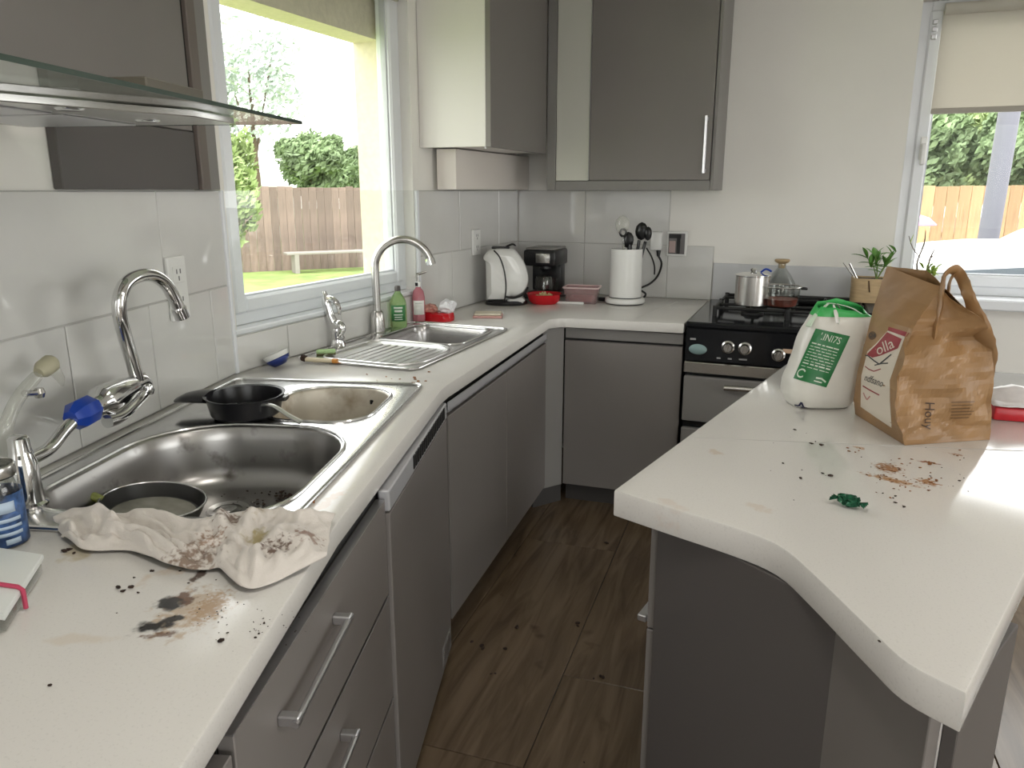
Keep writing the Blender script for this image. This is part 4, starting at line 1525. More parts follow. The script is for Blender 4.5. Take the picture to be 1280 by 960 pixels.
for (z0, z1, wd, sh) in ((0.960, 0.978, 0.5, 0.1), (0.945, 0.951, 0.8, 0.0), (0.934, 0.939, 0.7, 0.1), (0.922, 0.928, 0.8, 0.0), (0.908, 0.917, 0.3, 0.35)):
    vs = [[bm.verts.new((p.x + 0.0368 * math.cos(a0 + sh + (k / 12 - 0.5) * 2 * wd), p.y + 0.0368 * math.sin(a0 + sh + (k / 12 - 0.5) * 2 * wd), z)) for k in range(13)] for z in (z0, z1)]
    for k in range(12):
        bm.faces.new((vs[0][k], vs[0][k + 1], vs[1][k + 1], vs[1][k]))
solid(kid('printed_lines', bm, mat('print_sky', (0.45, 0.55, 0.68), 0.5), j), 0.0003)
bm = BM()
lathe(bm, [(0.029, 1.012), (0.0315, 1.016), (0.0315, 1.030), (0.0295, 1.034)], (p.x, p.y, 0), 28, None, False)
solid(kid('neck_ring', bm, 'brushed', j), 0.001)

c = [G(-40, 700, 0.9), G(58, 716, 0.9), G(10, 795, 0.9), G(-95, 780, 0.9)]
cx_ = sum((v.x for v in c)) / 4
cy_ = sum((v.y for v in c)) / 4
sb = thing('storage_box', 'white lidded box with a pink band at the left edge of the worktop', 'box', (cx_, cy_, 0.9))
bm = BM()
prism(bm, [(cx_ + (v.x - cx_) * 0.94, cy_ + (v.y - cy_) * 0.94) for v in c], 0.9006, 0.920, 0.004)
kid('tray', bm, 'clear_plastic', sb)
bm = BM()
prism(bm, [(v.x, v.y) for v in c], 0.9205, 0.931, 0.003)
kid('lid', bm, mat('lid_white', (0.70, 0.72, 0.70), 0.35), sb)
bm = BM()
e0, e1 = c[1].lerp(c[2], 0.62), c[0].lerp(c[3], 0.62)
n_ = (c[1] - c[0]).normalized() * 0.004
tube(bm, [e0 + n_ + Vector((0, 0, 0.003)), e0 + n_ + Vector((0, 0, 0.030)), e0 - n_ + Vector((0, 0, 0.0335)), e1 + Vector((0, 0, 0.0335))], 0.0032, 8)
kid('band', bm, mat('band_pink', (0.50, 0.06, 0.12), 0.4), sb)

# ------------------------------------------------------------------ pans
RZ = 0.832
pc = G(192, 625, RZ)
fp = thing('frying_pan', 'small steel frying pan with an olive handle propped in the main bowl', 'pan', (pc.x, pc.y, RZ - 0.05))
hd = (G(108, 590, 0.90) - pc).xy.normalized()
R = 0.100
PM = Matrix.Translation((pc.x, pc.y, RZ)) @ Matrix.Rotation(math.radians(7), 4, Vector((hd.y, -hd.x, 0))) @ Matrix.Translation((0, 0, -0.036))
bm = BM()
lathe(bm, [(0.0, 0.0), (R * 0.80, 0.0), (R * 0.90, 0.004), (R, 0.033), (R + 0.003, 0.036), (R - 0.002, 0.035), (R * 0.90, 0.007), (R * 0.80, 0.0035), (0.0, 0.003)], (0, 0, 0), 40, PM, False)
kid('pan_body', bm, mat('pan_grey', (0.10, 0.10, 0.10), 0.32, 0.7), fp)
bm = BM()
lp = [PM @ Vector((R * math.cos(a), R * math.sin(a), 0.036)) for a in [2 * PI * k / 40 for k in range(41)]]
tube(bm, lp, 0.0022, 6, 0, False)
kid('rim', bm, 'steel_rim', fp)
bm = BM()
lathe(bm, [(0.0, 0.0065), (R * 0.83, 0.0065), (R * 0.83, 0.0085), (0.0, 0.0085)], (0, 0, 0), 32, PM)
kid('dishwater', bm, mat('dishwater', (0.30, 0.29, 0.25), 0.08, var=0.25, scale=18), fp)
bm = BM()
H0 = lambda r, zz_: PM @ Vector((hd.x * r, hd.y * r, zz_))
tube(bm, [H0(R - 0.002, 0.030), H0(R + 0.035, 0.046), H0(R + 0.078, 0.070)], [0.011, 0.014, 0.012], 12, 4, True, 0.7)
kid('handle', bm, mat('olive_handle', (0.20, 0.22, 0.05), 0.45), fp)
bm = BM()
tube(bm, [PM @ Vector((0.018, -0.012, 0.010)), PM @ Vector((0.036, -0.014, 0.010)), PM @ Vector((0.055, -0.020, 0.010))], [0.006, 0.014, 0.008], 10, 3, True, 0.25)
kid('food_scrap', bm, mat('scrap_pink', (0.42, 0.20, 0.20), 0.5, var=0.3, scale=60), fp)

pz = 0.9095
qc = Vector(UV(1.712, -0.880)).to_3d()
bp_ = thing('black_pan', 'black saucepan with side grips resting on the rim of the near sink', 'pan', (qc.x, qc.y, pz))
bm = BM()
R = 0.092
lathe(bm, [(0.0, pz), (R * 0.82, pz), (R * 0.90, pz + 0.006), (R, pz + 0.050), (R + 0.005, pz + 0.053), (R - 0.003, pz + 0.051), (R * 0.88, pz + 0.010), (0.0, pz + 0.006)], (qc.x, qc.y, 0), 40, None, False)
kid('pan_body', bm, mat('pan_black', (0.012, 0.012, 0.014), 0.28), bp_)
hd = Vector((G(238, 492, 0.96) - qc).xy).normalized()
bm = BM()
h0 = Vector((qc.x + hd.x * (R - 0.005), qc.y + hd.y * (R - 0.005), pz + 0.044))
tube(bm, [h0, h0 + Vector((hd.x * 0.03, hd.y * 0.03, 0.0)), h0 + Vector((hd.x * 0.06, hd.y * 0.06, -0.003)), h0 + Vector((hd.x * 0.085, hd.y * 0.085, -0.010))], [0.045, 0.044, 0.036, 0.018], 14, 4, True, 0.30)
kid('side_grip', bm, 'pan_black', bp_)
bm = BM()
h0 = Vector((qc.x - hd.x * (R - 0.005), qc.y - hd.y * (R - 0.005), pz + 0.044))
tube(bm, [h0, h0 - Vector((hd.x * 0.018, hd.y * 0.018, 0.002))], [0.03, 0.020], 12, 0, True, 0.25)
kid('side_grip', bm, 'pan_black', bp_)
# slotted turner lying out of the pan
s0_, s1_ = G(305, 512, 0.935), G(376, 529, 0.912)
sp = thing('turner', 'steel turner propped from the black pan onto the sink rim', 'utensil', (s1_.x, s1_.y, 0.9105))
bm = BM()
m_ = s0_.lerp(s1_, 0.45) + Vector((0, 0, 0.028))
tube(bm, [s0_, m_, s0_.lerp(s1_, 0.8) + Vector((0, 0, 0.012)), s1_ + Vector((0, 0, 0.002))], [0.006, 0.007, 0.008, 0.010], 10, 5, True, 0.5)
kid('handle', bm, 'steel', sp)
bm = BM()
d_ = (s0_ - s1_).normalized()
tube(bm, [s0_ + d_ * -0.01 + Vector((0, 0, 0.0)), s0_ + d_ * 0.02, s0_ + d_ * 0.06 - Vector((0, 0, 0.006))], [0.010, 0.035, 0.030], 16, 4, True, 0.08)
kid('blade', bm, 'steel_rim', sp)
# roll of sponge in the half bowl
p = Vector((*UV(1.745, -0.70), 0.805))
t = thing('scourer', 'small rolled beige scourer in the half bowl', 'sponge', (p.x, p.y, 0.78))
bm = BM()
lathe(bm, [(0.010, -0.022), (0.017, -0.020), (0.019, 0.0), (0.017, 0.020), (0.010, 0.022), (0.009, 0.0)], (0, 0, 0), 18, Matrix.Translation((p.x, p.y, 0.7965)) @ Matrix.Rotation(PI / 2, 4, 'X') @ Matrix.Rotation(0.5, 4, 'Y'), False)
bmesh.ops.recalc_face_normals(bm, faces=bm.faces)
kid('roll', bm, mat('scourer_beige', (0.50, 0.42, 0.32), 0.8, var=0.2, scale=60, bump=0.5), t)
bm = BM()
box(bm, (p.x - 0.012, p.y + 0.006, 0.7785), (p.x + 0.014, p.y + 0.03, 0.792), 0.004)
kid('pad', bm, mat('pad_dark', (0.10, 0.07, 0.04), 0.9), t)

# ------------------------------------------------------------------ dishcloth
upb = [(70, 659), (105, 652), (150, 655), (190, 652), (240, 664), (285, 657), (330, 650), (375, 653), (418, 655)]
lob = [(84, 678), (108, 690), (160, 694), (205, 708), (243, 718), (276, 716), (303, 742), (345, 733), (408, 702)]
NU, NV = 130, 44
up_s = smooth_path([(a, b, 0) for a, b in upb], 40)
lo_s = smooth_path([(a, b, 0) for a, b in lob], 40)
def ridge(x, y, z):
    return (1 - abs(noise.noise(Vector((x, y, z)))) * 1.6)
bm = BM()
grid = []
for i in range(NU + 1):
    t = i / NU
    a = up_s[int(round(t * (len(up_s) - 1)))]
    b = lo_s[int(round(t * (len(lo_s) - 1)))]
    A_, B_ = G(a.x, a.y), G(b.x, b.y)
    row = []
    for k in range(NV + 1):
        v = k / NV
        p = A_.lerp(B_, v)
        edge = min(1.0, min(v, 1 - v) * 6, min(t, 1 - t) * 14)
        wx, wy = t * 6.0, v * 2.0
        q = noise.noise(Vector((wx * 0.7, wy, 1.3))) * 0.8
        r1 = max(0, ridge(wx * 0.75 + q, wy * 0.75 + wx * 0.22 + q, 4.2)) ** 3
        r2 = max(0, ridge(wx * 1.9 - wy * 0.8, wy * 1.7 + q, 7.7)) ** 3
        r3 = max(0, ridge(wx * 4.2 + wy, wy * 3.4 - q * 2, 2.9)) ** 2
        h = 0.003 + edge * (0.021 * r1 + 0.011 * r2 + 0.0035 * r3)
        h += 0.009 * math.exp(-((v - 0.96) / 0.05) ** 2) * max(0, 0.45 + 0.6 * math.sin(t * 19 + 1.0))
        h += 0.005 * math.exp(-((v - 0.03) / 0.08) ** 2)
        p = p + Vector((noise.noise(Vector((wx * 2, wy * 2, 0.5))) * 0.006, noise.noise(Vector((wx * 2, wy * 2, 5.5))) * 0.006, 0))
        base_ = 0.9095 if v < 0.35 else 0.9095 - 0.008 * min(1, (v - 0.35) / 0.25)
        p.z = base_ + h
        row.append(bm.verts.new(p))
    grid.append(row)
for i in range(NU):
    for k in range(NV):
        bm.faces.new((grid[i][k], grid[i][k + 1], grid[i + 1][k + 1], grid[i + 1][k]))
bmesh.ops.recalc_face_normals(bm, faces=bm.faces)
def cloth_mat():
    m = mat('cloth_offwhite', (0.56, 0.52, 0.47), 0.9, sheen=0.2)
    N, L = m.node_tree.nodes, m.node_tree.links
    b = N['Principled BSDF']
    tc = N.new('ShaderNodeTexCoord')
    cur = None
    base = N.new('ShaderNodeRGB')
    base.outputs[0].default_value = (0.62, 0.575, 0.53, 1)
    cur = base.outputs[0]
    for (px, py, r, col, k, sc) in ((322, 690, 0.030, (0.30, 0.24, 0.08), 0.8, 60), (290, 668, 0.030, (0.12, 0.06, 0.03), 0.85, 110), (345, 705, 0.03, (0.10, 0.05, 0.03), 0.9, 120), (262, 690, 0.03, (0.25, 0.14, 0.08), 0.8, 150), (330, 655, 0.05, (0.35, 0.28, 0.16), 0.6, 70), (240, 712, 0.05, (0.15, 0.08, 0.04), 0.8, 90), (385, 690, 0.03, (0.2, 0.1, 0.06), 0.85, 130)):
        x, y = gx(px, py)
        mp = N.new('ShaderNodeMapping')
        mp.vector_type = 'TEXTURE'
        mp.inputs['Location'].default_value = (x, y, 0.91)
        mp.inputs['Scale'].default_value = (r, r, 1)
        L.new(tc.outputs['Object'], mp.inputs[0])
        ln = N.new('ShaderNodeVectorMath')
        ln.operation = 'LENGTH'
        L.new(mp.outputs[0], ln.inputs[0])
        n2 = N.new('ShaderNodeTexNoise')
        n2.inputs['Scale'].default_value = sc
        n2.inputs['Detail'].default_value = 4
        L.new(tc.outputs['Object'], n2.inputs['Vector'])
        a = N.new('ShaderNodeMath')
        a.operation = 'MULTIPLY_ADD'
        a.inputs[1].default_value = 3.0
        a.inputs[2].default_value = -0.75
        L.new(n2.outputs[0], a.inputs[0])
        s_ = N.new('ShaderNodeMath')
        s_.operation = 'SUBTRACT'
        L.new(a.outputs[0], s_.inputs[0])
        L.new(ln.outputs['Value'], s_.inputs[1])
        mr = N.new('ShaderNodeMapRange')
        mr.inputs['From Min'].default_value = 0
        mr.inputs['From Max'].default_value = 0.5
        mr.inputs['To Max'].default_value = k
        L.new(s_.outputs[0], mr.inputs['Value'])
        mx = N.new('ShaderNodeMix')
        mx.data_type = 'RGBA'
        L.new(mr.outputs[0], mx.inputs[0])
        L.new(cur, mx.inputs[6])
        mx.inputs[7].default_value = (*col, 1)
        cur = mx.outputs[2]
    L.new(cur, b.inputs['Base Color'])
    wv = N.new('ShaderNodeTexNoise')
    wv.inputs['Scale'].default_value = 420
    L.new(tc.outputs['Object'], wv.inputs['Vector'])
    bp = N.new('ShaderNodeBump')
    bp.inputs['Strength'].default_value = 0.5
    bp.inputs['Distance'].default_value = 0.002
    L.new(wv.outputs[0], bp.inputs['Height'])
    L.new(bp.outputs[0], b.inputs['Normal'])
    return m
o = obj('dishcloth', bm, cloth_mat(), None, True, 180)
solid(o, 0.003, 1)
modsub(o, 1)
tag(o, 'stained off white dishcloth crumpled along the front of the near sink', 'cloth')

# ------------------------------------------------------------------ far taps and things round the far sink
def wall2x(y):
    return A[0] + (C[0] - A[0]) * (y - A[1]) / (C[1] - A[1])
b2p = G(460, 417)
b2p = Vector((max(b2p.x, wall2x(b2p.y) + 0.040), b2p.y, 0.9045))
tf = thing('sink_tap', 'brushed steel swan neck tap in front of the garden window', 'tap', b2p)
td = Vector((math.cos(YAW), math.sin(YAW), 0))
TRr = 0.108
TZ = ZT(b2p, 335)
def TA(deg):
    a = math.radians(deg)
    return Vector((b2p.x, b2p.y, TZ)) + td * (TRr - TRr * math.cos(a)) + Vector((0, 0, TRr * math.sin(a)))
bm = BM()
lathe(bm, [(0.031, 0.9048), (0.031, 0.909), (0.028, 0.913), (0.0275, 0.955), (0.024, 0.985), (0.0175, 0.995)], (b2p.x, b2p.y, 0), 28)
kid('base_sleeve', bm, 'brushed', tf)
bm = BM()
b2t = Vector((b2p.x, b2p.y, 0.99))
cxp = [Vector((b2p.x, b2p.y, 0.99 + (TZ - 0.99) * 0.5))] + [TA(d_) for d_ in (0, 20, 40, 60, 80, 100, 120, 140, 158, 172)]
tube(bm, [b2t] + cxp, 0.0150, 18, 5)
kid('spout', bm, 'brushed', tf)
bm = BM()
tube(bm, [TA(160), TA(173)], [0.0175, 0.0195], 18)
kid('aerator', bm, 'chrome', tf)
# lever mixer
mb = G(417, 433)
mb = Vector((max(mb.x, wall2x(mb.y) + 0.045), mb.y, 0.9045))
mx_ = thing('tap_lever', 'chrome mixer lever standing left of the swan neck tap', 'tap', mb)
bm = BM()
lathe(bm, [(0.028, 0.9048), (0.026, 0.912), (0.021, 0.93), (0.023, 0.955), (0.021, 0.968), (0.012, 0.975), (0.0, 0.976)], (mb.x, mb.y, 0), 24)
kid('body', bm, 'chrome', mx_)
wm = WD(mb)
bm = BM()
tube(bm, [Vector((mb.x, mb.y, 0.965)), RW(413, 395, wm), RW(408, 378, wm), RW(405, 364, wm)], [0.019, 0.016, 0.016, 0.007], 14, 5)
kid('lever', bm, 'chrome', mx_)
bm = BM()
tube(bm, [RW(408, 372, wm), RW(418, 376, wm - 0.01), RW(423, 384, wm - 0.01), RW(424, 394, wm - 0.01)], [0.010, 0.011, 0.009, 0.005], 10, 4)
kid('beak', bm, 'chrome', mx_)
bm = BM()
tube(bm, [RW(416, 408, wm), RW(424, 406, wm - 0.015), RW(427, 412, wm - 0.02), RW(423, 420, wm - 0.02)], [0.016, 0.018, 0.015, 0.011], 12, 4)
tube(bm, [RW(418, 424, wm - 0.01), RW(430, 422, wm - 0.02)], [0.009, 0.006], 10)
kid('side_valve', bm, 'chrome', mx_)

def bottle_thing(label, px, py, prof, mname, cap_r, cap_h, cap_m, lab=None, name='bottle'):
    p = G(px, py)
    p = Vector((max(p.x, wall2x(p.y) + prof[1][0] + 0.014), p.y, 0.9046))
    t = thing(name, label, 'bottle', p)
    bm = BM()
    lathe(bm, [(r, 0.9046 + z) for r, z in prof], (0, 0, 0), 24, Matrix.Translation((p.x, p.y, 0)))
    kid('bottle_body', bm, mname, t)
    top = 0.9046 + prof[-1][1]
    bm = BM()
    lathe(bm, [(cap_r, top), (cap_r, top + cap_h * 0.8), (cap_r * 0.8, top + cap_h), (0, top + cap_h)], (p.x, p.y, 0), 20)
    c_ = kid('cap', bm, cap_m, t)
    if lab:
        r, z0, z1, mn = lab
        bm = BM()
        n = 14
        a0 = math.atan2(-p.y, -p.x)
        vs = [[bm.verts.new((p.x + r * math.cos(a0 + (k / n - 0.5) * 1.9), p.y + r * math.sin(a0 + (k / n - 0.5) * 1.9), 0.9046 + z)) for k in range(n + 1)] for z in (z0, z1)]
        for k in range(n):
            bm.faces.new((vs[0][k], vs[0][k + 1], vs[1][k + 1], vs[1][k]))
        solid(kid('label', bm, mn, t), 0.0005)
        bm = BM()
        for (za, zb_, w0) in ((0.78, 0.9, 0.7), (0.58, 0.7, 0.6), (0.38, 0.44, 0.7), (0.24, 0.29, 0.6), (0.10, 0.15, 0.65)):
            vs = [[bm.verts.new((p.x + (r + 0.0008) * math.cos(a0 + (k / n - 0.5) * 1.5 * w0), p.y + (r + 0.0008) * math.sin(a0 + (k / n - 0.5) * 1.5 * w0), 0.9046 + z0 + (z1 - z0) * z)) for k in range(n + 1)] for z in (za, zb_)]
            for k in range(n):
                bm.faces.new((vs[0][k], vs[0][k + 1], vs[1][k + 1], vs[1][k]))
        solid(kid('printed_lines', bm, mat('print_white', (0.75, 0.78, 0.72), 0.5), t), 0.0004)
    return t, p, top, c_
mat('soap_green', (0.50, 0.74, 0.34), 0.10, trans=0.7, ior=1.35)
mat('label_green', (0.05, 0.22, 0.07), 0.4)
mat('soap_pink', (0.62, 0.22, 0.26), 0.15, trans=0.3)
bottle_thing('green washing up liquid bottle with a dark cap beside the swan neck tap', 490, 410,
             [(0.0, 0.0), (0.031, 0.0), (0.034, 0.006), (0.034, 0.098), (0.030, 0.115), (0.018, 0.135), (0.012, 0.143), (0.011, 0.150)], 'soap_green', 0.012, 0.020, 'grey_dark', (0.0345, 0.03, 0.095, 'label_green'))
t, p, top, c_ = bottle_thing('pink pump soap bottle behind the green bottle', 505, 401,
             [(0.0, 0.0), (0.024, 0.0), (0.027, 0.006), (0.027, 0.10), (0.022, 0.128), (0.012, 0.140), (0.011, 0.147)], 'soap_pink', 0.013, 0.020, 'white_plastic', (0.0275, 0.03, 0.09, 'paper_white'))
bm = BM()
tube(bm, [(p.x, p.y, top + 0.018), (p.x, p.y, top + 0.05)], 0.004, 10)
tube(bm, [(p.x - 0.006, p.y, top + 0.05), (p.x + 0.03, p.y + 0.02, top + 0.062)], [0.007, 0.004], 10)
kid('pump', bm, 'brushed', t)
bm = BM()
box(bm, (p.x - 0.006, p.y - 0.0145, top + 0.003), (p.x + 0.006, p.y - 0.0125, top + 0.018), 0)
obj('black_mark', bm, 'black_plastic', c_)

# red tray with tissue and wrapped things
a_, b_, c__, d_ = G(508, 406), G(553, 403), G(550, 392), G(512, 396)
cx_, cy_ = (a_.x + b_.x + c__.x + d_.x) / 4, (a_.y + b_.y + c__.y + d_.y) / 4
ox = max(0, wall2x(cy_ + 0.07) + 0.085 - cx_)
t = thing('red_packet', 'crumpled red packet with white tissue sticking out behind the far sink', 'packet', (cx_ + ox, cy_, 0.9))
bm = BM()
rings = []
for z, s_, nz in ((0.9006, 1.0, 0.0), (0.915, 1.04, 0.006), (0.930, 0.95, 0.012), (0.934, 0.80, 0.010)):
    lp = []
    for k in range(24):
        a = 2 * PI * k / 24
        x = 0.072 * math.copysign(abs(math.cos(a)) ** 0.6, math.cos(a)) * s_
        y = 0.045 * math.copysign(abs(math.sin(a)) ** 0.6, math.sin(a)) * s_
        v = Vector((cx_ + ox + x, cy_ + y, z))
        v += crumple(v, nz, 40)
        v.z = max(v.z, 0.9006)
        lp.append(v)
    rings.append(lp)
R = loft(bm, rings, True, False)
bm.faces.new(R[-1])
kid('packet_body', bm, 'red_gloss', t)
bm = BM()
bmesh.ops.create_icosphere(bm, subdivisions=3, radius=0.032)
for v in bm.verts:
    v.co = Vector((v.co.x * 1.1, v.co.y, v.co.z * 1.0)) + crumple(v.co, 0.014, 45, 3)
    v.co += Vector((cx_ + ox + 0.045, cy_ + 0.01, 0.960))
kid('tissue', bm, mat('tissue_white', (0.80, 0.80, 0.82), 0.6), t)
bm = BM()
bmesh.ops.create_icosphere(bm, subdivisions=3, radius=0.026)
for v in bm.verts:
    v.co = Vector((v.co.x * 1.3, v.co.y * 0.8, v.co.z * 0.9)) + crumple(v.co, 0.012, 45, 8)
    v.co += Vector((cx_ + ox - 0.03, cy_ - 0.005, 0.950))
kid('wrapper', bm, mat('wrapper_pink', (0.62, 0.32, 0.26), 0.4, var=0.4, scale=60), t)
# brushes and sponge at the near corner of the far sink
p = G(400, 447, 0.906)
t = thing('washing_up_brush', 'washing up brush with black head and cream handle on the sink corner', 'brush', (p.x, p.y, 0.905))
q0, q1 = G(381, 449, 0.913), G(416, 451, 0.912)
bm = BM()
tube(bm, [q0, q0.lerp(q1, 0.3), q1], [0.007, 0.008, 0.007], 10)
kid('handle', bm, mat('handle_cream', (0.66, 0.58, 0.42), 0.4), t)
bm = BM()
bmesh.ops.create_icosphere(bm, subdivisions=2, radius=0.012, matrix=Matrix.Translation(q0 + Vector((-0.004, 0, 0.004))))
for v in bm.verts:
    v.co += crumple(v.co, 0.003, 200)
kid('brush_head', bm, mat('bristle_dark', (0.035, 0.018, 0.012), 0.8), t)
bm = BM()
tube(bm, [q1, q1 + (q1 - q0).normalized() * 0.016], [0.0085, 0.008], 10)
kid('orange_end', bm, mat('end_orange', (0.60, 0.25, 0.05), 0.4), t)
p0_, p1_ = G(395, 441, 0.912), G(420, 440, 0.912)
t = thing('sponge', 'pale green sponge lying beside the washing up brush', 'sponge', (p0_.x, p0_.y, 0.905))
d_ = (p1_ - p0_)
ang = math.atan2(d_.y, d_.x)
bm = BM()
box(bm, (-0.032, -0.013, 0.005), (0.032, 0.013, 0.017), 0.004, Matrix.Translation((*(p0_.lerp(p1_, 0.5)).xy, 0.905)) @ Matrix.Rotation(ang, 4, 'Z'))
kid('foam', bm, mat('foam_green', (0.42, 0.60, 0.30), 0.8, var=0.15, scale=200), t)
bm = BM()
box(bm, (-0.032, -0.013, 0.0), (0.032, 0.013, 0.005), 0.002, Matrix.Translation((*(p0_.lerp(p1_, 0.5)).xy, 0.905)) @ Matrix.Rotation(ang, 4, 'Z'))
kid('scouring_pad', bm, mat('pad_olive', (0.16, 0.15, 0.08), 0.9), t)
# scoop cup
p = G(341, 457)
p.x = max(p.x, wall2x(p.y) + 0.06)
t = thing('small_bowl', 'small white and blue plastic bowl tilted between the two sinks', 'bowl', p)
Mt = Matrix.Translation((p.x, p.y, 0.9215)) @ Matrix.Rotation(0.42, 4, Vector((0.3, -1, 0)).normalized()) @ Matrix.Translation((0, 0, -0.018))
bm = BM()
lathe(bm, [(0.0, 0.0), (0.018, 0.0), (0.034, 0.016), (0.042, 0.040), (0.0445, 0.041), (0.040, 0.038), (0.032, 0.018), (0.017, 0.004), (0.0, 0.004)], (0, 0, 0), 28, Mt, False)
kid('bowl_body', bm, 'white_plastic', t)
bm = BM()
lathe(bm, [(0.0195, 0.0005), (0.0358, 0.0165), (0.0385, 0.025)], (0, 0, 0), 28, Mt, False)
solid(kid('blue_band', bm, mat('band_blue', (0.02, 0.04, 0.20), 0.3), t), 0.0008)
# pink dish
p = G(610, 396)
t = thing('soap_tray', 'shallow pink and cream tray lying between the far sink and the kettle', 'tray', p)
bm = BM()
box(bm, (-0.066, -0.05, 0.0006), (0.066, 0.05, 0.010), 0.004, Matrix.Translation(p) @ Matrix.Rotation(0.35, 4, 'Z'))
kid('pink_base', bm, mat('pink_pale', (0.62, 0.36, 0.33), 0.4), t)
bm = BM()
box(bm, (-0.060, -0.044, 0.0105), (0.060, 0.044, 0.020), 0.004, Matrix.Translation(p) @ Matrix.Rotation(0.35, 4, 'Z'))
kid('cream_top', bm, mat('cream_top', (0.68, 0.62, 0.50), 0.5, var=0.1, scale=30), t)
# ------------------------------------------------------------------ kettle
p = G(630, 379)
KX, KY = p.x + 0.02, p.y - 0.02
kt = thing('kettle', 'cream and white electric kettle with black seams in the back corner', 'kettle', (KX, KY, 0.9))
dirk = (G(658, 379) - G(602, 379)).xy.normalized()
FKt = Matrix(((dirk.x, -dirk.y, 0, KX), (dirk.y, dirk.x, 0, KY), (0, 0, 1, 0), (0, 0, 0, 1)))
prof = [(-0.098, 0.020), (-0.100, 0.10), (-0.102, 0.205), (-0.112, 0.225), (-0.108, 0.238), (-0.088, 0.262), (-0.045, 0.276), (0.020, 0.274), (0.048, 0.262), (0.085, 0.215), (0.108, 0.150), (0.108, 0.105), (0.088, 0.060), (0.050, 0.042), (0.020, 0.040), (0.012, 0.020)]
ps = smooth_path([(x, z, 0) for x, z in prof], 3)
ps = [(q.x, q.y) for q in ps]
def slab(bm, poly, hw, M, rnd=0.5):
    L = []
    cxm = sum(q[0] for q in poly) / len(poly)
    czm = sum(q[1] for q in poly) / len(poly)
    for k in range(9):
        a = -1 + 2 * k / 8
        sc = 1 - rnd * (1 - math.sqrt(max(0, 1 - abs(a) ** 2.6)))
        L.append([M @ Vector((cxm + (x - cxm) * sc, a * hw, czm + (z - czm) * sc)) for x, z in poly])
    loft(bm, L, True, True)
    bmesh.ops.recalc_face_normals(bm, faces=bm.faces)
MK = FKt @ Matrix.Translation((0, 0, 0.9006))
bm = BM()
slab(bm, ps, 0.075, MK, 0.30)
kid('kettle_body', bm, 'white_gloss', kt)
bm = BM()
seam = [(-0.058, 0.268), (-0.030, 0.235), (-0.008, 0.17), (0.000, 0.10), (-0.004, 0.045), (-0.012, 0.02)]
tube(bm, [MK @ Vector((x, -0.0745 - 0.002, z)) for x, z in seam], 0.0035, 8, 5)
kid('seam', bm, 'black_plastic', kt)
bm = BM()
tube(bm, [MK @ Vector((-0.004, -0.071, 0.045)), MK @ Vector((0.04, -0.07, 0.040)), MK @ Vector((0.085, -0.055, 0.058)), MK @ Vector((0.105, -0.03, 0.085))], 0.006, 8, 5)
kid('handle_gap', bm, 'black_plastic', kt)
bm = BM()
box(bm, (-0.07, -0.035, 0.272), (0.018, 0.035, 0.282), 0.004, MK)
tube(bm, [MK @ Vector((0.0, -0.02, 0.280)), MK @ Vector((0.03, -0.02, 0.292)), MK @ Vector((0.045, 0.0, 0.286)), MK @ Vector((0.03, 0.02, 0.292)), MK @ Vector((0.0, 0.02, 0.280))], 0.004, 8, 4)
kid('lid', bm, 'black_plastic', kt)
bm = BM()
box(bm, (0.006, -0.06, 0.010), (0.092, 0.06, 0.036), 0.012, MK)
kid('base_switch', bm, 'white_plastic', kt)
bm = BM()
loft(bm, [[MK @ Vector((0.105 * math.cos(a) * s_, 0.075 * math.sin(a) * s_, z)) for a in [2 * PI * k / 32 for k in range(32)]] for z, s_ in ((0.0, 0.97), (0.004, 1.0), (0.016, 1.0), (0.020, 0.95))], True, True)
kid('power_base', bm, 'black_plastic', kt)
# ------------------------------------------------------------------ coffee machine
p = G(668, 374)
CMX, CMY = p.x + 0.03, p.y + 0.10
cm = thing('coffee_machine', 'black and steel coffee machine half hidden behind the kettle', 'coffee machine', (CMX, CMY, 0.9))
z = 0.9006
def bq(nm, a, b, m, t, bev=0.006):
    bm = BM()
    box(bm, (CMX + a[0], CMY + a[1], z + a[2]), (CMX + b[0], CMY + b[1], z + b[2]), bev, None, 2)
    return kid(nm, bm, m, t)
bq('drip_base', (-0.09, -0.11, 0.0), (0.07, 0.10, 0.03), 'black_plastic', cm)
bq('tower', (-0.09, 0.03, 0.0305), (0.07, 0.10, 0.17), 'black_plastic', cm)
bq('head', (-0.09, -0.11, 0.1705), (0.085, 0.10, 0.252), 'black_plastic', cm, 0.012)
bq('steel_band', (-0.02, -0.1135, 0.188), (0.055, -0.1085, 0.235), 'brushed', cm, 0.001)
bq('top_plate', (-0.08, -0.10, 0.2525), (0.075, 0.09, 0.262), 'grey_light', cm, 0.003)
bm = BM()
lathe(bm, [(0.03, 0.171), (0.03, 0.155), (0.016, 0.140), (0.0, 0.140)], (CMX + 0.01, CMY - 0.05, z), 18)
kid('nozzle', bm, 'black_plastic', cm)
bm = BM()
lathe(bm, [(0.0, 0.0305), (0.042, 0.0305), (0.048, 0.05), (0.045, 0.10), (0.040, 0.115), (0.038, 0.115), (0.043, 0.10), (0.045, 0.05), (0.0, 0.035)], (CMX + 0.005, CMY - 0.055, z), 24, None, False)
kid('glass_jug', bm, 'clear_glass', cm)
# glass tumbler
p = G(688, 371)
t = obj('glass_tumbler', lathe(BM(), [(0.0, 0.9006), (0.036, 0.9006), (0.040, 0.91), (0.044, 1.00), (0.0415, 1.00), (0.037, 0.912), (0.0, 0.909)], (p.x, p.y + 0.03, 0), 26, None, False), 'clear_glass')
tag(t, 'empty clear glass tumbler behind the red bowl', 'glass')
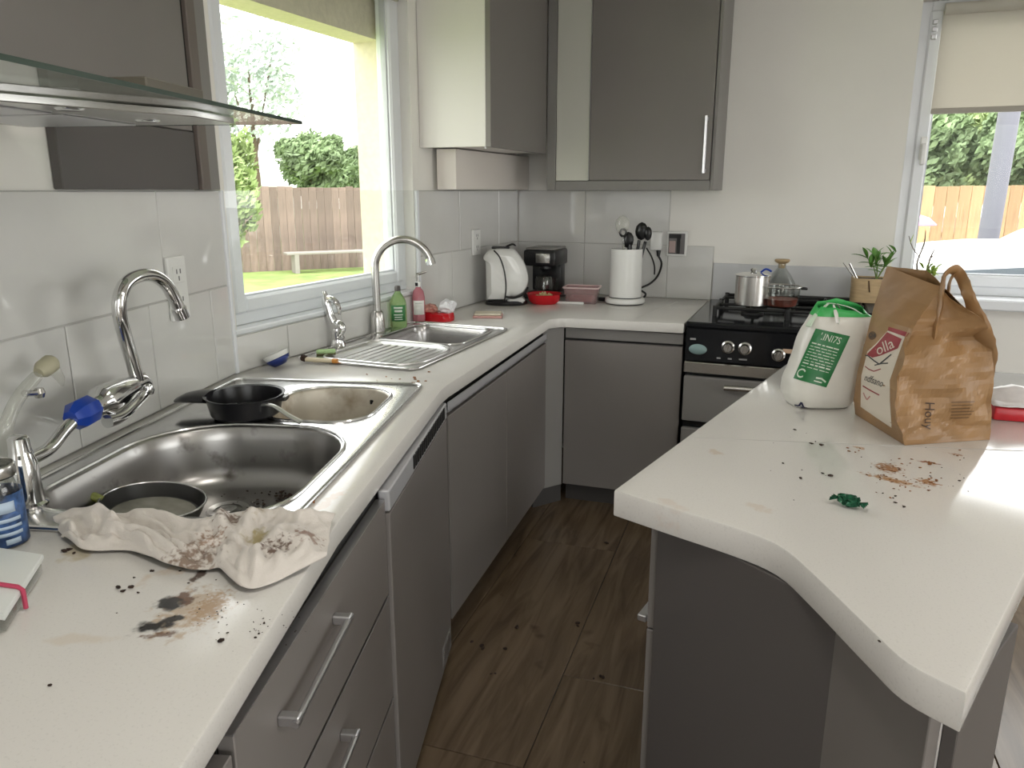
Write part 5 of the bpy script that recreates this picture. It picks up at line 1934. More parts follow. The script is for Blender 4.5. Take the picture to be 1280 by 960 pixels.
# red bowl with snacks
p = G(680, 379)
t = thing('red_bowl', 'shiny red bowl with pale food in front of the coffee machine', 'bowl', p)
bm = BM()
lathe(bm, [(0.0, 0.9006), (0.062, 0.9006), (0.078, 0.915), (0.086, 0.948), (0.090, 0.950), (0.083, 0.949), (0.074, 0.918), (0.058, 0.906), (0.0, 0.905)], (p.x, p.y, 0), 36, None, False)
kid('bowl_body', bm, 'red_gloss', t)
bm = BM()
box(bm, (p.x + 0.082, p.y - 0.01, 0.938), (p.x + 0.115, p.y + 0.015, 0.949), 0.004)
kid('grip', bm, 'black_plastic', t)
rnd = random.Random(5)
for k in range(16):
    a, r = rnd.uniform(0, 2 * PI), rnd.uniform(0, 0.05)
    bm = BM()
    bmesh.ops.create_icosphere(bm, subdivisions=1, radius=rnd.uniform(0.010, 0.014))
    for v in bm.verts:
        v.co += crumple(v.co, 0.003, 120, k)
        v.co += Vector((p.x + r * math.cos(a), p.y + r * math.sin(a), 0.918 + 0.028 * (1 - r / 0.05) * rnd.random() + 0.012))
    o = obj('snack_piece', bm, mat('snack_cream', (0.62, 0.50, 0.26), 0.7))
    tag(o, 'pale snack piece heaped in the red bowl', 'food', 'snack pieces in the red bowl')
# pink lunch box
p = G(726, 379)
t = thing('lunch_box', 'see through pink plastic box standing between the red bowl and the white holder', 'box', p)
M = Matrix.Translation((p.x, p.y + 0.02, 0.9006)) @ Matrix.Rotation(0.12, 4, 'Z')
bm = BM()
L = [rrect(-0.075 - e, 0.075 + e, -0.05 - e, 0.05 + e, 0.012, 3, None, zz_) for e, zz_ in ((0, 0.0), (0.010, 0.078), (0.007, 0.078), (-0.003, 0.004))]
L = [[M @ q for q in lp] for lp in L]
R = loft(bm, L, True, True)
kid('tub', bm, glass_mat('pink_clear', (0.80, 0.52, 0.54), 0.1, 0.06, dirt=0.3), t)
bm = BM()
lp = [M @ q for q in rrect(-0.088, 0.088, -0.063, 0.063, 0.012, 3, None, 0.079)]
tube(bm, lp + [lp[0]], 0.004, 8, 0, False)
kid('rim', bm, mat('rim_pink', (0.66, 0.50, 0.50), 0.4), t)
bm = BM()
box(bm, (-0.06, -0.035, 0.005), (0.06, 0.035, 0.036), 0.006, M)
kid('contents', bm, mat('contents_rose', (0.50, 0.24, 0.26), 0.6), t)
bm = BM()
box(bm, (-0.115, -0.072, 0.0), (0.02, -0.063, 0.012), 0.003, M)
kid('clip', bm, 'white_plastic', t)
# white holder on a power base
p = G(781, 379)
HXc, HYc = p.x, p.y
t = thing('utensil_holder', 'tall white cylindrical utensil holder on a round white base', 'holder', (HXc, HYc, 0.9))
bm = BM()
lathe(bm, [(0.0, 0.9006), (0.092, 0.9006), (0.094, 0.905), (0.0, 0.905)], (HXc, HYc, 0), 36)
kid('foot_ring', bm, 'black_plastic', t)
bm = BM()
lathe(bm, [(0.0, 0.9052), (0.096, 0.9052), (0.100, 0.912), (0.098, 0.926), (0.088, 0.931), (0.0, 0.931)], (HXc, HYc, 0), 36)
kid('round_base', bm, 'white_plastic', t)
bm = BM()
lathe(bm, [(0.0, 0.9312), (0.081, 0.9312), (0.081, 0.935), (0.0, 0.935)], (HXc, HYc, 0), 36)
kid('dark_joint', bm, 'black_plastic', t)
bm = BM()
lathe(bm, [(0.0, 0.9352), (0.080, 0.9352), (0.0795, 0.96), (0.078, 1.168), (0.076, 1.170), (0.074, 1.168), (0.075, 0.945), (0.0, 0.943)], (HXc, HYc, 0), 40, None, False)
kid('cylinder', bm, 'white_plastic', t)
bm = BM()
box(bm, (HXc - 0.16, HYc + 0.03, 0.9006), (HXc - 0.085, HYc + 0.07, 0.918), 0.006)
kid('power_plug', bm, 'black_plastic', t)
# utensils in the holder
wH = math.hypot(0, 1) * WD((HXc, HYc))
def utensil(nm, label, path, rad, m, heads, foot=(0, 0)):
    b0 = Vector((HXc + foot[0], HYc + foot[1], 0.9455))
    t = thing(nm, label, 'utensil', b0, 0, None)
    bm = BM()
    tube(bm, [b0] + path, rad, 10, 4)
    kid('handle', bm, m, t)
    for (hn, f, hm) in heads:
        bm = BM()
        f(bm)
        kid(hn, bm, hm, t)
    return t
H_ = lambda px, py, d=0.0: RW(px, py, wH + d)
def blob(c, rx, ry, rz, am=0.0, sub=2):
    def f(bm):
        t = bmesh.new()
        bmesh.ops.create_icosphere(t, subdivisions=sub, radius=1)
        for v in t.verts:
            n = v.co.copy()
            v.co = Vector((n.x * rx, n.y * ry, n.z * rz)) + (crumple(n, am, 3) if am else Vector()) + Vector(c)
        join(bm, t)
    return f
def ring(c, r, rr):
    def f(bm):
        tube(bm, [Vector(c) + Vector((r * math.cos(a), 0, r * 1.15 * math.sin(a))) for a in [2 * PI * k / 18 for k in range(19)]], rr, 8)
    return f
utensil('ladle', 'clear plastic ladle standing tallest at the left of the white holder', [H_(779, 310), H_(779, 295)], [0.006, 0.006, 0.005], 'clear_plastic', [('cup', blob(H_(778, 281), 0.036, 0.012, 0.046), 'clear_plastic')], (-0.02, 0.02))
utensil('slotted_spoon', 'black slotted spoon with a ring end in the white holder', [H_(787, 311), H_(785, 303)], 0.012, 'black_plastic', [('spoon_head', blob(H_(785, 300), 0.030, 0.010, 0.040), 'black_plastic'), ('ring_end', ring(H_(779, 291), 0.015, 0.006), 'black_plastic')], (0.0, -0.01))
utensil('spatula', 'black spatula with a broad rounded head in the white holder', [H_(797, 312), H_(799, 300)], 0.008, 'black_plastic', [('broad_head', blob(H_(802, 289, 0.02), 0.032, 0.012, 0.044), 'black_plastic')], (0.02, 0.02))
utensil('spatula', 'black spatula leaning right beside the white plug in the holder', [H_(804, 312), H_(807, 302)], 0.008, 'black_plastic', [('broad_head', blob(H_(810, 292), 0.020, 0.010, 0.034), 'black_plastic')], (0.04, -0.01))
# white plug with black cables on the wall behind the holder
pp = VY(820, 302, 3.955)
t = thing('power_plug', 'white plug with a black cable curling down behind the holder', 'plug', (pp.x, 3.955, pp.z))
bm = BM()
box(bm, (pp.x - 0.030, 3.945, pp.z - 0.045), (pp.x + 0.030, 3.990, pp.z + 0.050), 0.010, None, 2)
kid('plug_body', bm, 'white_plastic', t)
bm = BM()
tube(bm, [(pp.x + 0.014, 3.96, pp.z - 0.044), (pp.x + 0.016, 3.955, pp.z - 0.075)], [0.013, 0.008], 12)
kid('strain_relief', bm, 'black_plastic', t)
bm = BM()
tube(bm, [(pp.x + 0.016, 3.955, pp.z - 0.072), VY(827, 330, 3.95), VY(822, 345, 3.92), VY(812, 355, 3.88), VY(800, 361, 3.83), (HXc + 0.095, HYc + 0.04, 0.945), (HXc + 0.07, HYc + 0.06, 0.915)], 0.0055, 10, 5)
kid('cable', bm, 'black_plastic', t)
bm = BM()
tube(bm, [VY(808, 310, 3.93), VY(814, 320, 3.94), VY(818, 332, 3.95), VY(818, 343, 3.96)], 0.004, 8, 5)
kid('loose_cable', bm, 'black_plastic', t)

# ------------------------------------------------------------------ on the cooker
gz1 = 0.9535
p = G(939, 381, gz1)
t = thing('stock_pot', 'tall stainless steel pot with lid standing on the left rear burner', 'pot', (p.x, p.y, gz1))
bm = BM()
lathe(bm, [(0.0, gz1), (0.070, gz1), (0.074, gz1 + 0.004), (0.074, gz1 + 0.128), (0.076, gz1 + 0.130), (0.0, gz1 + 0.130)], (p.x, p.y, 0), 36)
kid('pot_body', bm, 'brushed', t)
bm = BM()
lathe(bm, [(0.077, gz1 + 0.1305), (0.077, gz1 + 0.134), (0.05, gz1 + 0.142), (0.0, gz1 + 0.146)], (p.x, p.y, 0), 36)
lathe(bm, [(0.010, gz1 + 0.145), (0.016, gz1 + 0.156), (0.010, gz1 + 0.162), (0.0, gz1 + 0.162)], (p.x, p.y, 0), 16)
kid('lid', bm, 'chrome', t)
q = VY(952, 343, p.y)
bm = BM()
tube(bm, [(p.x + 0.03, p.y, gz1 + 0.145), (p.x + 0.05, p.y, gz1 + 0.160), (p.x + 0.075, p.y, gz1 + 0.150)], 0.009, 10, 4, True, 0.5)
kid('blue_grip', bm, 'blue_plastic', t)
p = G(976, 383, gz1)
t = thing('glass_pot', 'glass casserole with thin side handles and red food beside the steel pot', 'pot', (p.x, p.y, gz1))
bm = BM()
lathe(bm, [(0.0, gz1), (0.060, gz1), (0.070, gz1 + 0.012), (0.076, gz1 + 0.085), (0.078, gz1 + 0.088), (0.073, gz1 + 0.086), (0.067, gz1 + 0.014), (0.0, gz1 + 0.005)], (p.x, p.y, 0), 36, None, False)
kid('glass_body', bm, 'clear_glass', t)
bm = BM()
lathe(bm, [(0.0, gz1 + 0.0055), (0.062, gz1 + 0.0065), (0.068, gz1 + 0.035), (0.0, gz1 + 0.037)], (p.x, p.y, 0), 30)
kid('food', bm, mat('sauce_red', (0.16, 0.035, 0.02), 0.5, var=0.4, scale=40), t)
bm = BM()
lp = [Vector((p.x + 0.079 * math.cos(a), p.y + 0.079 * math.sin(a), gz1 + 0.088)) for a in [2 * PI * k / 32 for k in range(33)]]
tube(bm, lp, 0.0028, 8, 0, False)
kid('rim', bm, 'brushed', t)
for sx in (-1, 1):
    bm = BM()
    tube(bm, [(p.x + sx * 0.077, p.y - 0.025, gz1 + 0.083), (p.x + sx * 0.100, p.y - 0.016, gz1 + 0.082), (p.x + sx * 0.100, p.y + 0.016, gz1 + 0.082), (p.x + sx * 0.077, p.y + 0.025, gz1 + 0.083)], 0.004, 8)
    kid('handle', bm, 'black_plastic', t)
p = Vector((VY(976, 350, 3.90).x, 3.895, 0))
t = thing('glass_decanter', 'clear conical glass decanter with wooden stopper behind the glass casserole', 'decanter', (p.x, p.y, 0.9535))
zt_ = VY(976, 324, 3.895).z
b0 = 0.9535
bm = BM()
hh = zt_ - 0.022 - b0
lathe(bm, [(0.0, b0), (0.066, b0), (0.070, b0 + 0.01), (0.068, b0 + hh * 0.4), (0.045, b0 + hh * 0.66), (0.020, b0 + hh * 0.88), (0.019, b0 + hh), (0.017, b0 + hh), (0.018, b0 + hh * 0.87), (0.043, b0 + hh * 0.65), (0.065, b0 + hh * 0.4), (0.066, b0 + 0.012), (0.0, b0 + 0.006)], (p.x, p.y, 0), 32, None, False)
kid('glass_body', bm, 'clear_glass', t)
bm = BM()
lathe(bm, [(0.0, b0 + hh - 0.02), (0.014, b0 + hh - 0.02), (0.016, b0 + hh), (0.030, b0 + hh + 0.008), (0.036, b0 + hh + 0.016), (0.033, b0 + hh + 0.022), (0.0, b0 + hh + 0.023)], (p.x, p.y, 0), 26)
kid('stopper', bm, 'wood_light', t)
t.location.z = b0

# ------------------------------------------------------------------ plants on the sill side
def leaf(bm, base, d, L, Wd, bend=0.4):
    d = Vector(d).normalized()
    side = d.cross(Vector((0, 0, 1)))
    side = side.normalized() if side.length > 1e-3 else Vector((1, 0, 0))
    prev = None
    n = 5
    for k in range(n + 1):
        f = k / n
        c = Vector(base) + d * L * f + Vector((0, 0, -bend * L * f * f))
        wv = Wd * math.sin(PI * min(1, f * 0.92 + 0.06)) + 0.0004
        up = side.cross(d) * wv * 0.25
        cur = (bm.verts.new(c - side * wv + up), bm.verts.new(c), bm.verts.new(c + side * wv + up))
        if prev:
            bm.faces.new((prev[0], prev[1], cur[1], cur[0]))
            bm.faces.new((prev[1], prev[2], cur[2], cur[1]))
        prev = cur
p = Vector((VY(1084, 380, 3.83).x, 3.83, 0.9666))
zt_ = VY(1084, 347, 3.83).z
pl = thing('planter_box', 'pale wooden planter with a leafy green plant behind the cooker', 'plant', p)
x0, x1 = VY(1063, 370, 3.78).x, VY(1112, 370, 3.78).x
bm = BM()
pb0 = 0.9535
L = []
for (e, zz_) in ((0.0, pb0), (0.002, zt_), (-0.008, zt_), (-0.010, pb0 + 0.01)):
    L.append([Vector(((x0 + x1) / 2 + ((x1 - x0) / 2 + e) * math.copysign(abs(math.cos(a)) ** 0.5, math.cos(a)), 3.835 + (0.065 + e) * math.copysign(abs(math.sin(a)) ** 0.5, math.sin(a)), zz_)) for a in [2 * PI * (k + 0.5) / 32 for k in range(32)]])
loft(bm, L, True, True)
kid('pot', bm, 'wood_light', pl)
bm = BM()
xm = (x0 + x1) / 2
tube(bm, [(xm - 0.004, 3.768, pb0 + 0.05), (xm - 0.012, 3.767, pb0 + 0.10)], 0.003, 6)
tube(bm, [(xm + 0.05, 3.767, pb0 + 0.03), (xm + 0.05, 3.767, pb0 + 0.09)], 0.002, 6)
kid('engraved_mark', bm, mat('mark_brown', (0.10, 0.06, 0.03), 0.8), pl)
bm = BM()
lathe(bm, [(0.0, 0.0), (0.006, 0.003), (0.006, 0.0065), (0, 0.0066)], (0, 0, 0), 12, Matrix.Translation((xm + 0.05, 3.770, pb0 + 0.094)) @ RXp)
kid('engraved_mark', bm, 'mark_brown', pl)
bm = BM()
box(bm, (x0 + 0.008, 3.78, zt_ - 0.02), (x1 - 0.008, 3.89, zt_ - 0.006), 0.004)
kid('soil', bm, mat('soil_dark', (0.03, 0.022, 0.016), 0.95), pl)
rnd = random.Random(3)
sb_ = Vector((VY(1096, 347, 3.84).x, 3.84, zt_ - 0.01))
bm = BM()
tips = []
for k in range(5):
    e = Vector((sb_.x + rnd.uniform(-0.05, 0.09), 3.84 + rnd.uniform(-0.03, 0.03), sb_.z + rnd.uniform(0.07, 0.17)))
    tube(bm, [sb_, sb_.lerp(e, 0.5) + Vector((0.004, 0, 0.015)), e], [0.003, 0.0025, 0.0015], 6, 3)
    tips.append(e)
kid('stems', bm, mat('stem_green', (0.16, 0.24, 0.06), 0.6), pl)
lv = [(-0.12, 0.14, 0.3), (-0.16, 0.06, 0.1), (-0.10, 0.02, 0.1), (0.0, 0.2, 0.6), (0.02, 0.16, 0.5), (0.06, 0.18, 0.5), (0.10, 0.10, 0.2), (0.12, 0.16, 0.3), (0.16, 0.06, 0.1), (0.05, 0.08, 0.3), (-0.05, 0.1, 0.4), (0.09, 0.2, 0.5), (-0.08, 0.18, 0.5), (0.13, 0.02, 0.0)]
for k, (dx, dz, bz) in enumerate(lv * 2):
    b_ = tips[k % 5].lerp(sb_, rnd.uniform(0.0, 0.6))
    bm = BM()
    leaf(bm, b_, (dx + rnd.uniform(-0.04, 0.04), rnd.uniform(-0.10, 0.05), dz + 0.02), rnd.uniform(0.06, 0.095), rnd.uniform(0.009, 0.015), 0.25)
    solid(kid('leaf', bm, 'leaf_green', pl), 0.0006)
bm = BM()
a_ = VY(1072, 347, 3.83)
tube(bm, [Vector((a_.x, 3.83, zt_ - 0.02)), VY(1054, 328, 3.83)], [0.003, 0.003], 8)
o = obj('teaspoon', bm, 'brushed')
tag(o, 'thin steel teaspoon leaning left in the wooden planter', 'cutlery')
bm = BM()
tube(bm, [Vector((a_.x + 0.006, 3.825, zt_ - 0.02)), VY(1062, 329, 3.82)], [0.004, 0.0055], 8)
o = obj('butter_knife', bm, 'brushed')
tag(o, 'short steel knife standing in the wooden planter', 'cutlery')
# second plant on the window sill
ps_ = Vector((VY(1150, 350, 3.945).x, 3.945, HB[2] + 0.0025))
pt2 = thing('sill_plant', 'yellow green potted plant on the sill of the driveway window', 'plant', ps_)
bm = BM()
lathe(bm, [(0.0, 0.0), (0.042, 0.0), (0.055, 0.088), (0.058, 0.090), (0.050, 0.086), (0.040, 0.01), (0.0, 0.008)], ps_, 28, None, False)
kid('pot', bm, mat('pot_white', (0.55, 0.53, 0.50), 0.5), pt2)
bm = BM()
lathe(bm, [(0.0, 0.079), (0.048, 0.079), (0.0485, 0.070), (0, 0.070)], ps_, 24)
kid('soil', bm, 'soil_dark', pt2)
bm = BM()
top = ps_ + Vector((0, 0, 0.078))
tube(bm, [top, VY(1146, 330, 3.94), VY(1155, 305, 3.94), VY(1157, 288, 3.94)], [0.005, 0.004, 0.003, 0.0015], 7, 4)
tube(bm, [VY(1150, 322, 3.94), VY(1141, 310, 3.93), VY(1136, 295, 3.93)], [0.0025, 0.002, 0.0015], 6, 3)
tube(bm, [top + Vector((0.02, 0, 0)), VY(1162, 325, 3.95), VY(1168, 312, 3.95)], [0.005, 0.004, 0.002], 7, 4)
tube(bm, [VY(1164, 322, 3.95), VY(1174, 314, 3.95)], [0.003, 0.0015], 6)
kid('twigs', bm, mat('twig_grey', (0.16, 0.12, 0.09), 0.8), pt2)
for k in range(22):
    bm = BM()
    c_ = top + Vector((rnd.uniform(0.0, 0.06), rnd.uniform(-0.02, 0.01), rnd.uniform(0.0, 0.05)))
    leaf(bm, c_, (rnd.uniform(-0.4, 0.6), rnd.uniform(-0.5, 0.1), rnd.uniform(0.2, 1.0)), rnd.uniform(0.035, 0.06), rnd.uniform(0.008, 0.013), 0.3)
    solid(kid('leaf', bm, 'leaf_bright', pt2), 0.0006)
bm = BM()
leaf(bm, VY(1138, 305, 3.93), (0.2, -0.05, 1), 0.045, 0.010, 0.0)
solid(kid('leaf', bm, 'leaf_bright', pt2), 0.0006)

# ------------------------------------------------------------------ text helper
def text_mesh(s, size=1.0):
    cu = bpy.data.curves.new('lettering', 'FONT')
    cu.body = s
    cu.size = size
    cu.align_x = 'CENTER'
    cu.align_y = 'CENTER'
    cu.resolution_u = 3
    to = bpy.data.objects.new('lettering', cu)
    COL.objects.link(to)
    dg = bpy.context.evaluated_depsgraph_get()
    me = bpy.data.meshes.new_from_object(to.evaluated_get(dg))
    bpy.data.objects.remove(to)
    bm = bmesh.new()
    bm.from_mesh(me)
    return bm
def stick(bm, f, bvh, dirv, off=0.0012):
    """lay flat printing (2-d mesh) on a surface: f maps (x, y) to a start point, cast along dirv"""
    bmesh.ops.triangulate(bm, faces=list(bm.faces))
    for _ in range(6):
        es = [e for e in bm.edges if (f(*e.verts[0].co.xy) - f(*e.verts[1].co.xy)).length > 0.010]
        if not es:
            break
        bmesh.ops.subdivide_edges(bm, edges=es, cuts=1)
        bmesh.ops.triangulate(bm, faces=list(bm.faces))
    for v in bm.verts:
        p = f(v.co.x, v.co.y)
        loc, nor, _, _ = bvh.ray_cast(p - dirv * 0.3, dirv, 0.8)
        if loc is None:
            loc = bvh.find_nearest(p)[0]
        v.co = loc - dirv * off
    return bm
def quad2d(pts):
    bm = bmesh.new()
    bm.faces.new([bm.verts.new((x, y, 0)) for x, y in pts])
    return bm
def strip2d(pts, wd):
    bm = bmesh.new()
    for a, b in zip(pts, pts[1:]):
        a, b = Vector(a), Vector(b)
        n = Vector((-(b - a).y, (b - a).x)).normalized() * wd / 2
        bm.faces.new([bm.verts.new((*q, 0)) for q in (a - n, b - n, b + n, a + n)])
    return bm
def bvh_of(bm):
    return BVHTree.FromBMesh(bm)

def pix_map(p00, p10, p01):
    """unit square -> viewing rays through three picture points, at the bag's distance"""
    def f(x, y, w_):
        px = p00[0] + (p10[0] - p00[0]) * x + (p01[0] - p00[0]) * y
        py = p00[1] + (p10[1] - p00[1]) * x + (p01[1] - p00[1]) * y
        return RW(px, py, w_)
    return f

prn = random.Random(21)
FOLDS = [(Vector((prn.gauss(0, 1), prn.gauss(0, 1), prn.gauss(0, 1.1))).normalized(), f_, prn.random()) for f_ in (5, 6.5, 8, 9.5, 12, 15, 19)]
def paper(v):
    """sum of straight folds in several directions, as creased paper has"""
    a = b = 0.0
    for i_, (d_, f_, ph) in enumerate(FOLDS):
        x_ = (v.dot(d_) + 0.02 * noise.noise(v * 9 + Vector((i_, 0, 0)))) * f_ + ph
        tri = 2 * abs(x_ - math.floor(x_ + 0.5)) * 2 - 1
        k_ = 0.5 + 0.9 * max(-0.3, noise.noise(v * 8 + Vector((0, i_ * 3.1, 0))))
        if i_ < 4:
            a += tri * 0.5 * k_
        else:
            b += tri * 0.5 * k_
    return a, b

# ------------------------------------------------------------------ white and green bag
wc = G(1022, 512)
w0 = WD(wc) + 0.055
wbag = thing('shopping_bag', 'white plastic bag with a green printed panel and green lining', 'bag', (*RW(1022, 505, w0).xy, 0.9))
bm = BM()
sil = [(0.9006, 987, 1056, 0.050), (0.906, 984, 1060, 0.058), (0.930, 981, 1065, 0.066), (0.965, 982, 1069, 0.068), (1.01, 989, 1074, 0.064), (1.06, 997, 1079, 0.058), (1.10, 1004, 1083, 0.052), (1.125, 1010, 1085, 0.046), (1.137, 1013, 1086, 0.040)]
def bagloop(zz_, l, r, dp, am, seed):
    # picture columns at this height and distance -> world
    dirx = Vector((math.cos(YAW), math.sin(YAW), 0))
    diry = Vector((-math.sin(YAW), math.cos(YAW), 0))
    d0 = w0 * math.cos(PITCH) - (zz_ - EYE) * math.sin(PITCH)
    xl, xr = (l - 640) / FPX * d0, (r - 640) / FPX * d0
    c = dirx * ((xl + xr) / 2) + diry * w0
    h = (xr - xl) / 2
    lp = []
    for k in range(40):
        a = 2 * PI * k / 40
        v = c + dirx * h * math.copysign(abs(math.cos(a)) ** 0.62, math.cos(a)) + diry * dp * math.copysign(abs(math.sin(a)) ** 0.62, math.sin(a))
        v.z = zz_
        if am:
            q = crumple(v, am, 16, seed)
            a_, b_ = paper(v * 1.3)
            q += (v - Vector((c.x, c.y, v.z))).normalized() * (a_ + 0.5 * b_) * am * 1.5
            v += Vector((q.x, q.y, q.z * 0.6))
        v.z = max(v.z, 0.9006)
        lp.append(v)
    return lp
rows = []
for a, b in zip(sil, sil[1:]):
    for k in range(3):
        f_ = k / 3
        rows.append([a[i] + (b[i] - a[i]) * f_ for i in range(4)])
rows.append(list(sil[-1]))
Ls = [bagloop(*r, 0.0028 if i > 2 else 0.001, 2.0) for i, r in enumerate(rows)]
R = loft(bm, Ls, True, False)
bmesh.ops.recalc_face_normals(bm, faces=bm.faces)
bv1 = bvh_of(bm)
mat('bag_white', (0.70, 0.685, 0.63), 0.35, var=0.05, scale=14, bump=0.15)
body = kid('bag_body', bm, 'bag_white', wbag)
solid(body, 0.0012, -1)
# green lining rising above the mouth
mouth = Ls[-1]
bm = BM()
up_ = []
for k, v in enumerate(mouth):
    px_f = k / 40
    a = 2 * PI * px_f
    back = max(0.0, math.sin(a))
    lift = 0.006 + 0.030 * back ** 0.5 + 0.018 * max(0, math.cos(a + 2.4))
    up_.append(v + Vector((0, 0, lift)) + (Vector((wbag.location.x + 0.03, wbag.location.y, v.z)) - v) * (0.20 + 0.15 * back) + crumple(v, 0.004, 30, 5))
inn = [v + Vector((0, 0, -0.10)) + (Vector((wbag.location.x + 0.03, wbag.location.y, v.z)) - v) * 0.25 for v in mouth]
loft(bm, [inn, [v.lerp(u_, 0.1) for v, u_ in zip(mouth, up_)], [v.lerp(u_, 0.6) for v, u_ in zip(mouth, up_)], up_])
o = kid('green_lining', bm, mat('bag_green', (0.05, 0.42, 0.10), 0.35), wbag)
solid(o, 0.001)
bm = BM()
tube(bm, [RW(1034, 379, w0 + 0.0), RW(1046, 381, w0 + 0.01), RW(1052, 392, w0 + 0.0), RW(1048, 402, w0 - 0.05)], [0.004, 0.006, 0.005, 0.007], 8, 4, True, 0.3)
tube(bm, [RW(1010, 408, w0 - 0.03), RW(1020, 393, w0 - 0.02), RW(1036, 379, w0)], [0.010, 0.007, 0.004], 8, 4, True, 0.3)
tube(bm, [RW(1046, 380, w0), RW(1066, 386, w0 - 0.01), RW(1085, 399, w0 - 0.03)], [0.004, 0.007, 0.008], 8, 4, True, 0.3)
kid('handle', bm, mat('handle_pale', (0.60, 0.72, 0.58), 0.4), wbag)
bm = BM()
tube(bm, [RW(1042, 381, w0 - 0.01), RW(1045, 392, w0 - 0.05), RW(1047, 404, w0 - 0.065)], [0.002, 0.005, 0.0035], 8, 4, True, 0.4)
kid('white_tie', bm, 'paper_white', wbag)
# printing
view = (RW(1030, 450, 1) - Vector((0, 0, EYE))).normalized()
mapw = pix_map((991, 473), (1032, 484), (1021, 409))     # left-bottom, right-bottom, left-top of the panel
def fw_(x, y):
    return mapw(x, y, w0 - 0.06)
bm = quad2d([(0, 0), (1.02, 0), (1.02, 1.0), (-0.02, 0.98)])
stick(bm, fw_, bv1, view, 0.0022)
kid('green_panel', bm, mat('print_green', (0.015, 0.16, 0.045), 0.4), wbag)
bm = text_mesh("'.INI7S", 0.30)
for v in bm.verts:
    v.co = Vector((0.52 + v.co.x * 0.80, 0.86 + v.co.y * 0.62, 0))
stick(bm, fw_, bv1, view, 0.0036)
kid('lettering', bm, mat('print_pale', (0.62, 0.70, 0.58), 0.5), wbag)
bm = BM()
rnd = random.Random(9)
lines = bmesh.new()
for k in range(9):
    y = 0.70 - k * 0.055
    x = 0.06
    while x < 0.86:
        wd = rnd.uniform(0.08, 0.22)
        hh = 0.012 if k not in (0, 7) else 0.022
        t_ = quad2d([(x, y), (min(0.9, x + wd), y), (min(0.9, x + wd), y + hh), (x, y + hh)])
        join(lines, t_)
        x += wd + rnd.uniform(0.02, 0.05)
stick(lines, fw_, bv1, view, 0.0034)
kid('text_lines', lines, 'print_pale', wbag)
bm = strip2d([(0.16 + 0.11 * math.cos(a), 0.13 + 0.075 * math.sin(a)) for a in [0.6 + k * 0.42 for k in range(13)]], 0.03)
join(bm, strip2d([(0.62, 0.12), (0.78, 0.13), (0.94, 0.09)], 0.03))
join(bm, strip2d([(0.60, 0.06), (0.84, 0.06)], 0.02))
stick(bm, fw_, bv1, view, 0.0034)
kid('emblem', bm, 'print_pale', wbag)
mb_ = pix_map((992, 510), (1008, 514), (994, 500))
bm = strip2d([(0.0, 0.3), (0.35, 0.35), (0.5, 0.9), (0.7, 0.4), (1.0, 0.3)], 0.16)
join(bm, strip2d([(0.45, 0.2), (0.75, 0.2)], 0.2))
stick(bm, lambda x, y: mb_(x, y, w0 - 0.06), bv1, view, 0.002)
kid('small_mark', bm, mat('print_navy', (0.02, 0.02, 0.06), 0.5), wbag)

# ------------------------------------------------------------------ brown paper bag
B1, B2, B3 = G(1069, 518), G(1131, 557), G(1237, 550)
B4 = B1 + B3 - B2
bbag = thing('paper_bag', 'crumpled brown paper bag with printing and a twisted handle', 'bag', ((B1 + B3) / 2))
wB = [WD(b) for b in (B1, B2, B3, B4)]
levels = [  # corner columns at successive heights: picture directions of corners 1, 2, 3 and rear 4
    [B1, B2, B3, B4],
    [RW(1067, 500, wB[0]), RW(1124, 535, wB[1] - 0.005), RW(1240, 525, wB[2]), None],
    [RW(1072, 465, wB[0]), RW(1122, 490, wB[1]), RW(1243, 480, wB[2]), None],
    [RW(1080, 430, wB[0] + 0.01), RW(1128, 450, wB[1] + 0.02), RW(1241, 440, wB[2]), None],
    [RW(1090, 395, wB[0] + 0.02), RW(1142, 412, wB[1] + 0.05), RW(1230, 408, wB[2] - 0.01), None],
    [RW(1099, 362, wB[0] + 0.03), RW(1160, 382, wB[1] + 0.08), RW(1218, 392, wB[2] - 0.02), None],
    [RW(1109, 333, wB[0] + 0.04), RW(1172, 357, wB[1] + 0.10), RW(1206, 384, wB[2] - 0.03), None],
]
NS = 26
nL0 = (B2 - B1).cross(Vector((0, 0, 1))).normalized()
loops = []
fine = []
for a, b in zip(levels, levels[1:]):
    for k in range(7):
        fine.append([(a[i].lerp(b[i], k / 7)) if a[i] is not None and b[i] is not None else None for i in range(3)])
fine.append(levels[-1][:3])
n_l = len(fine)
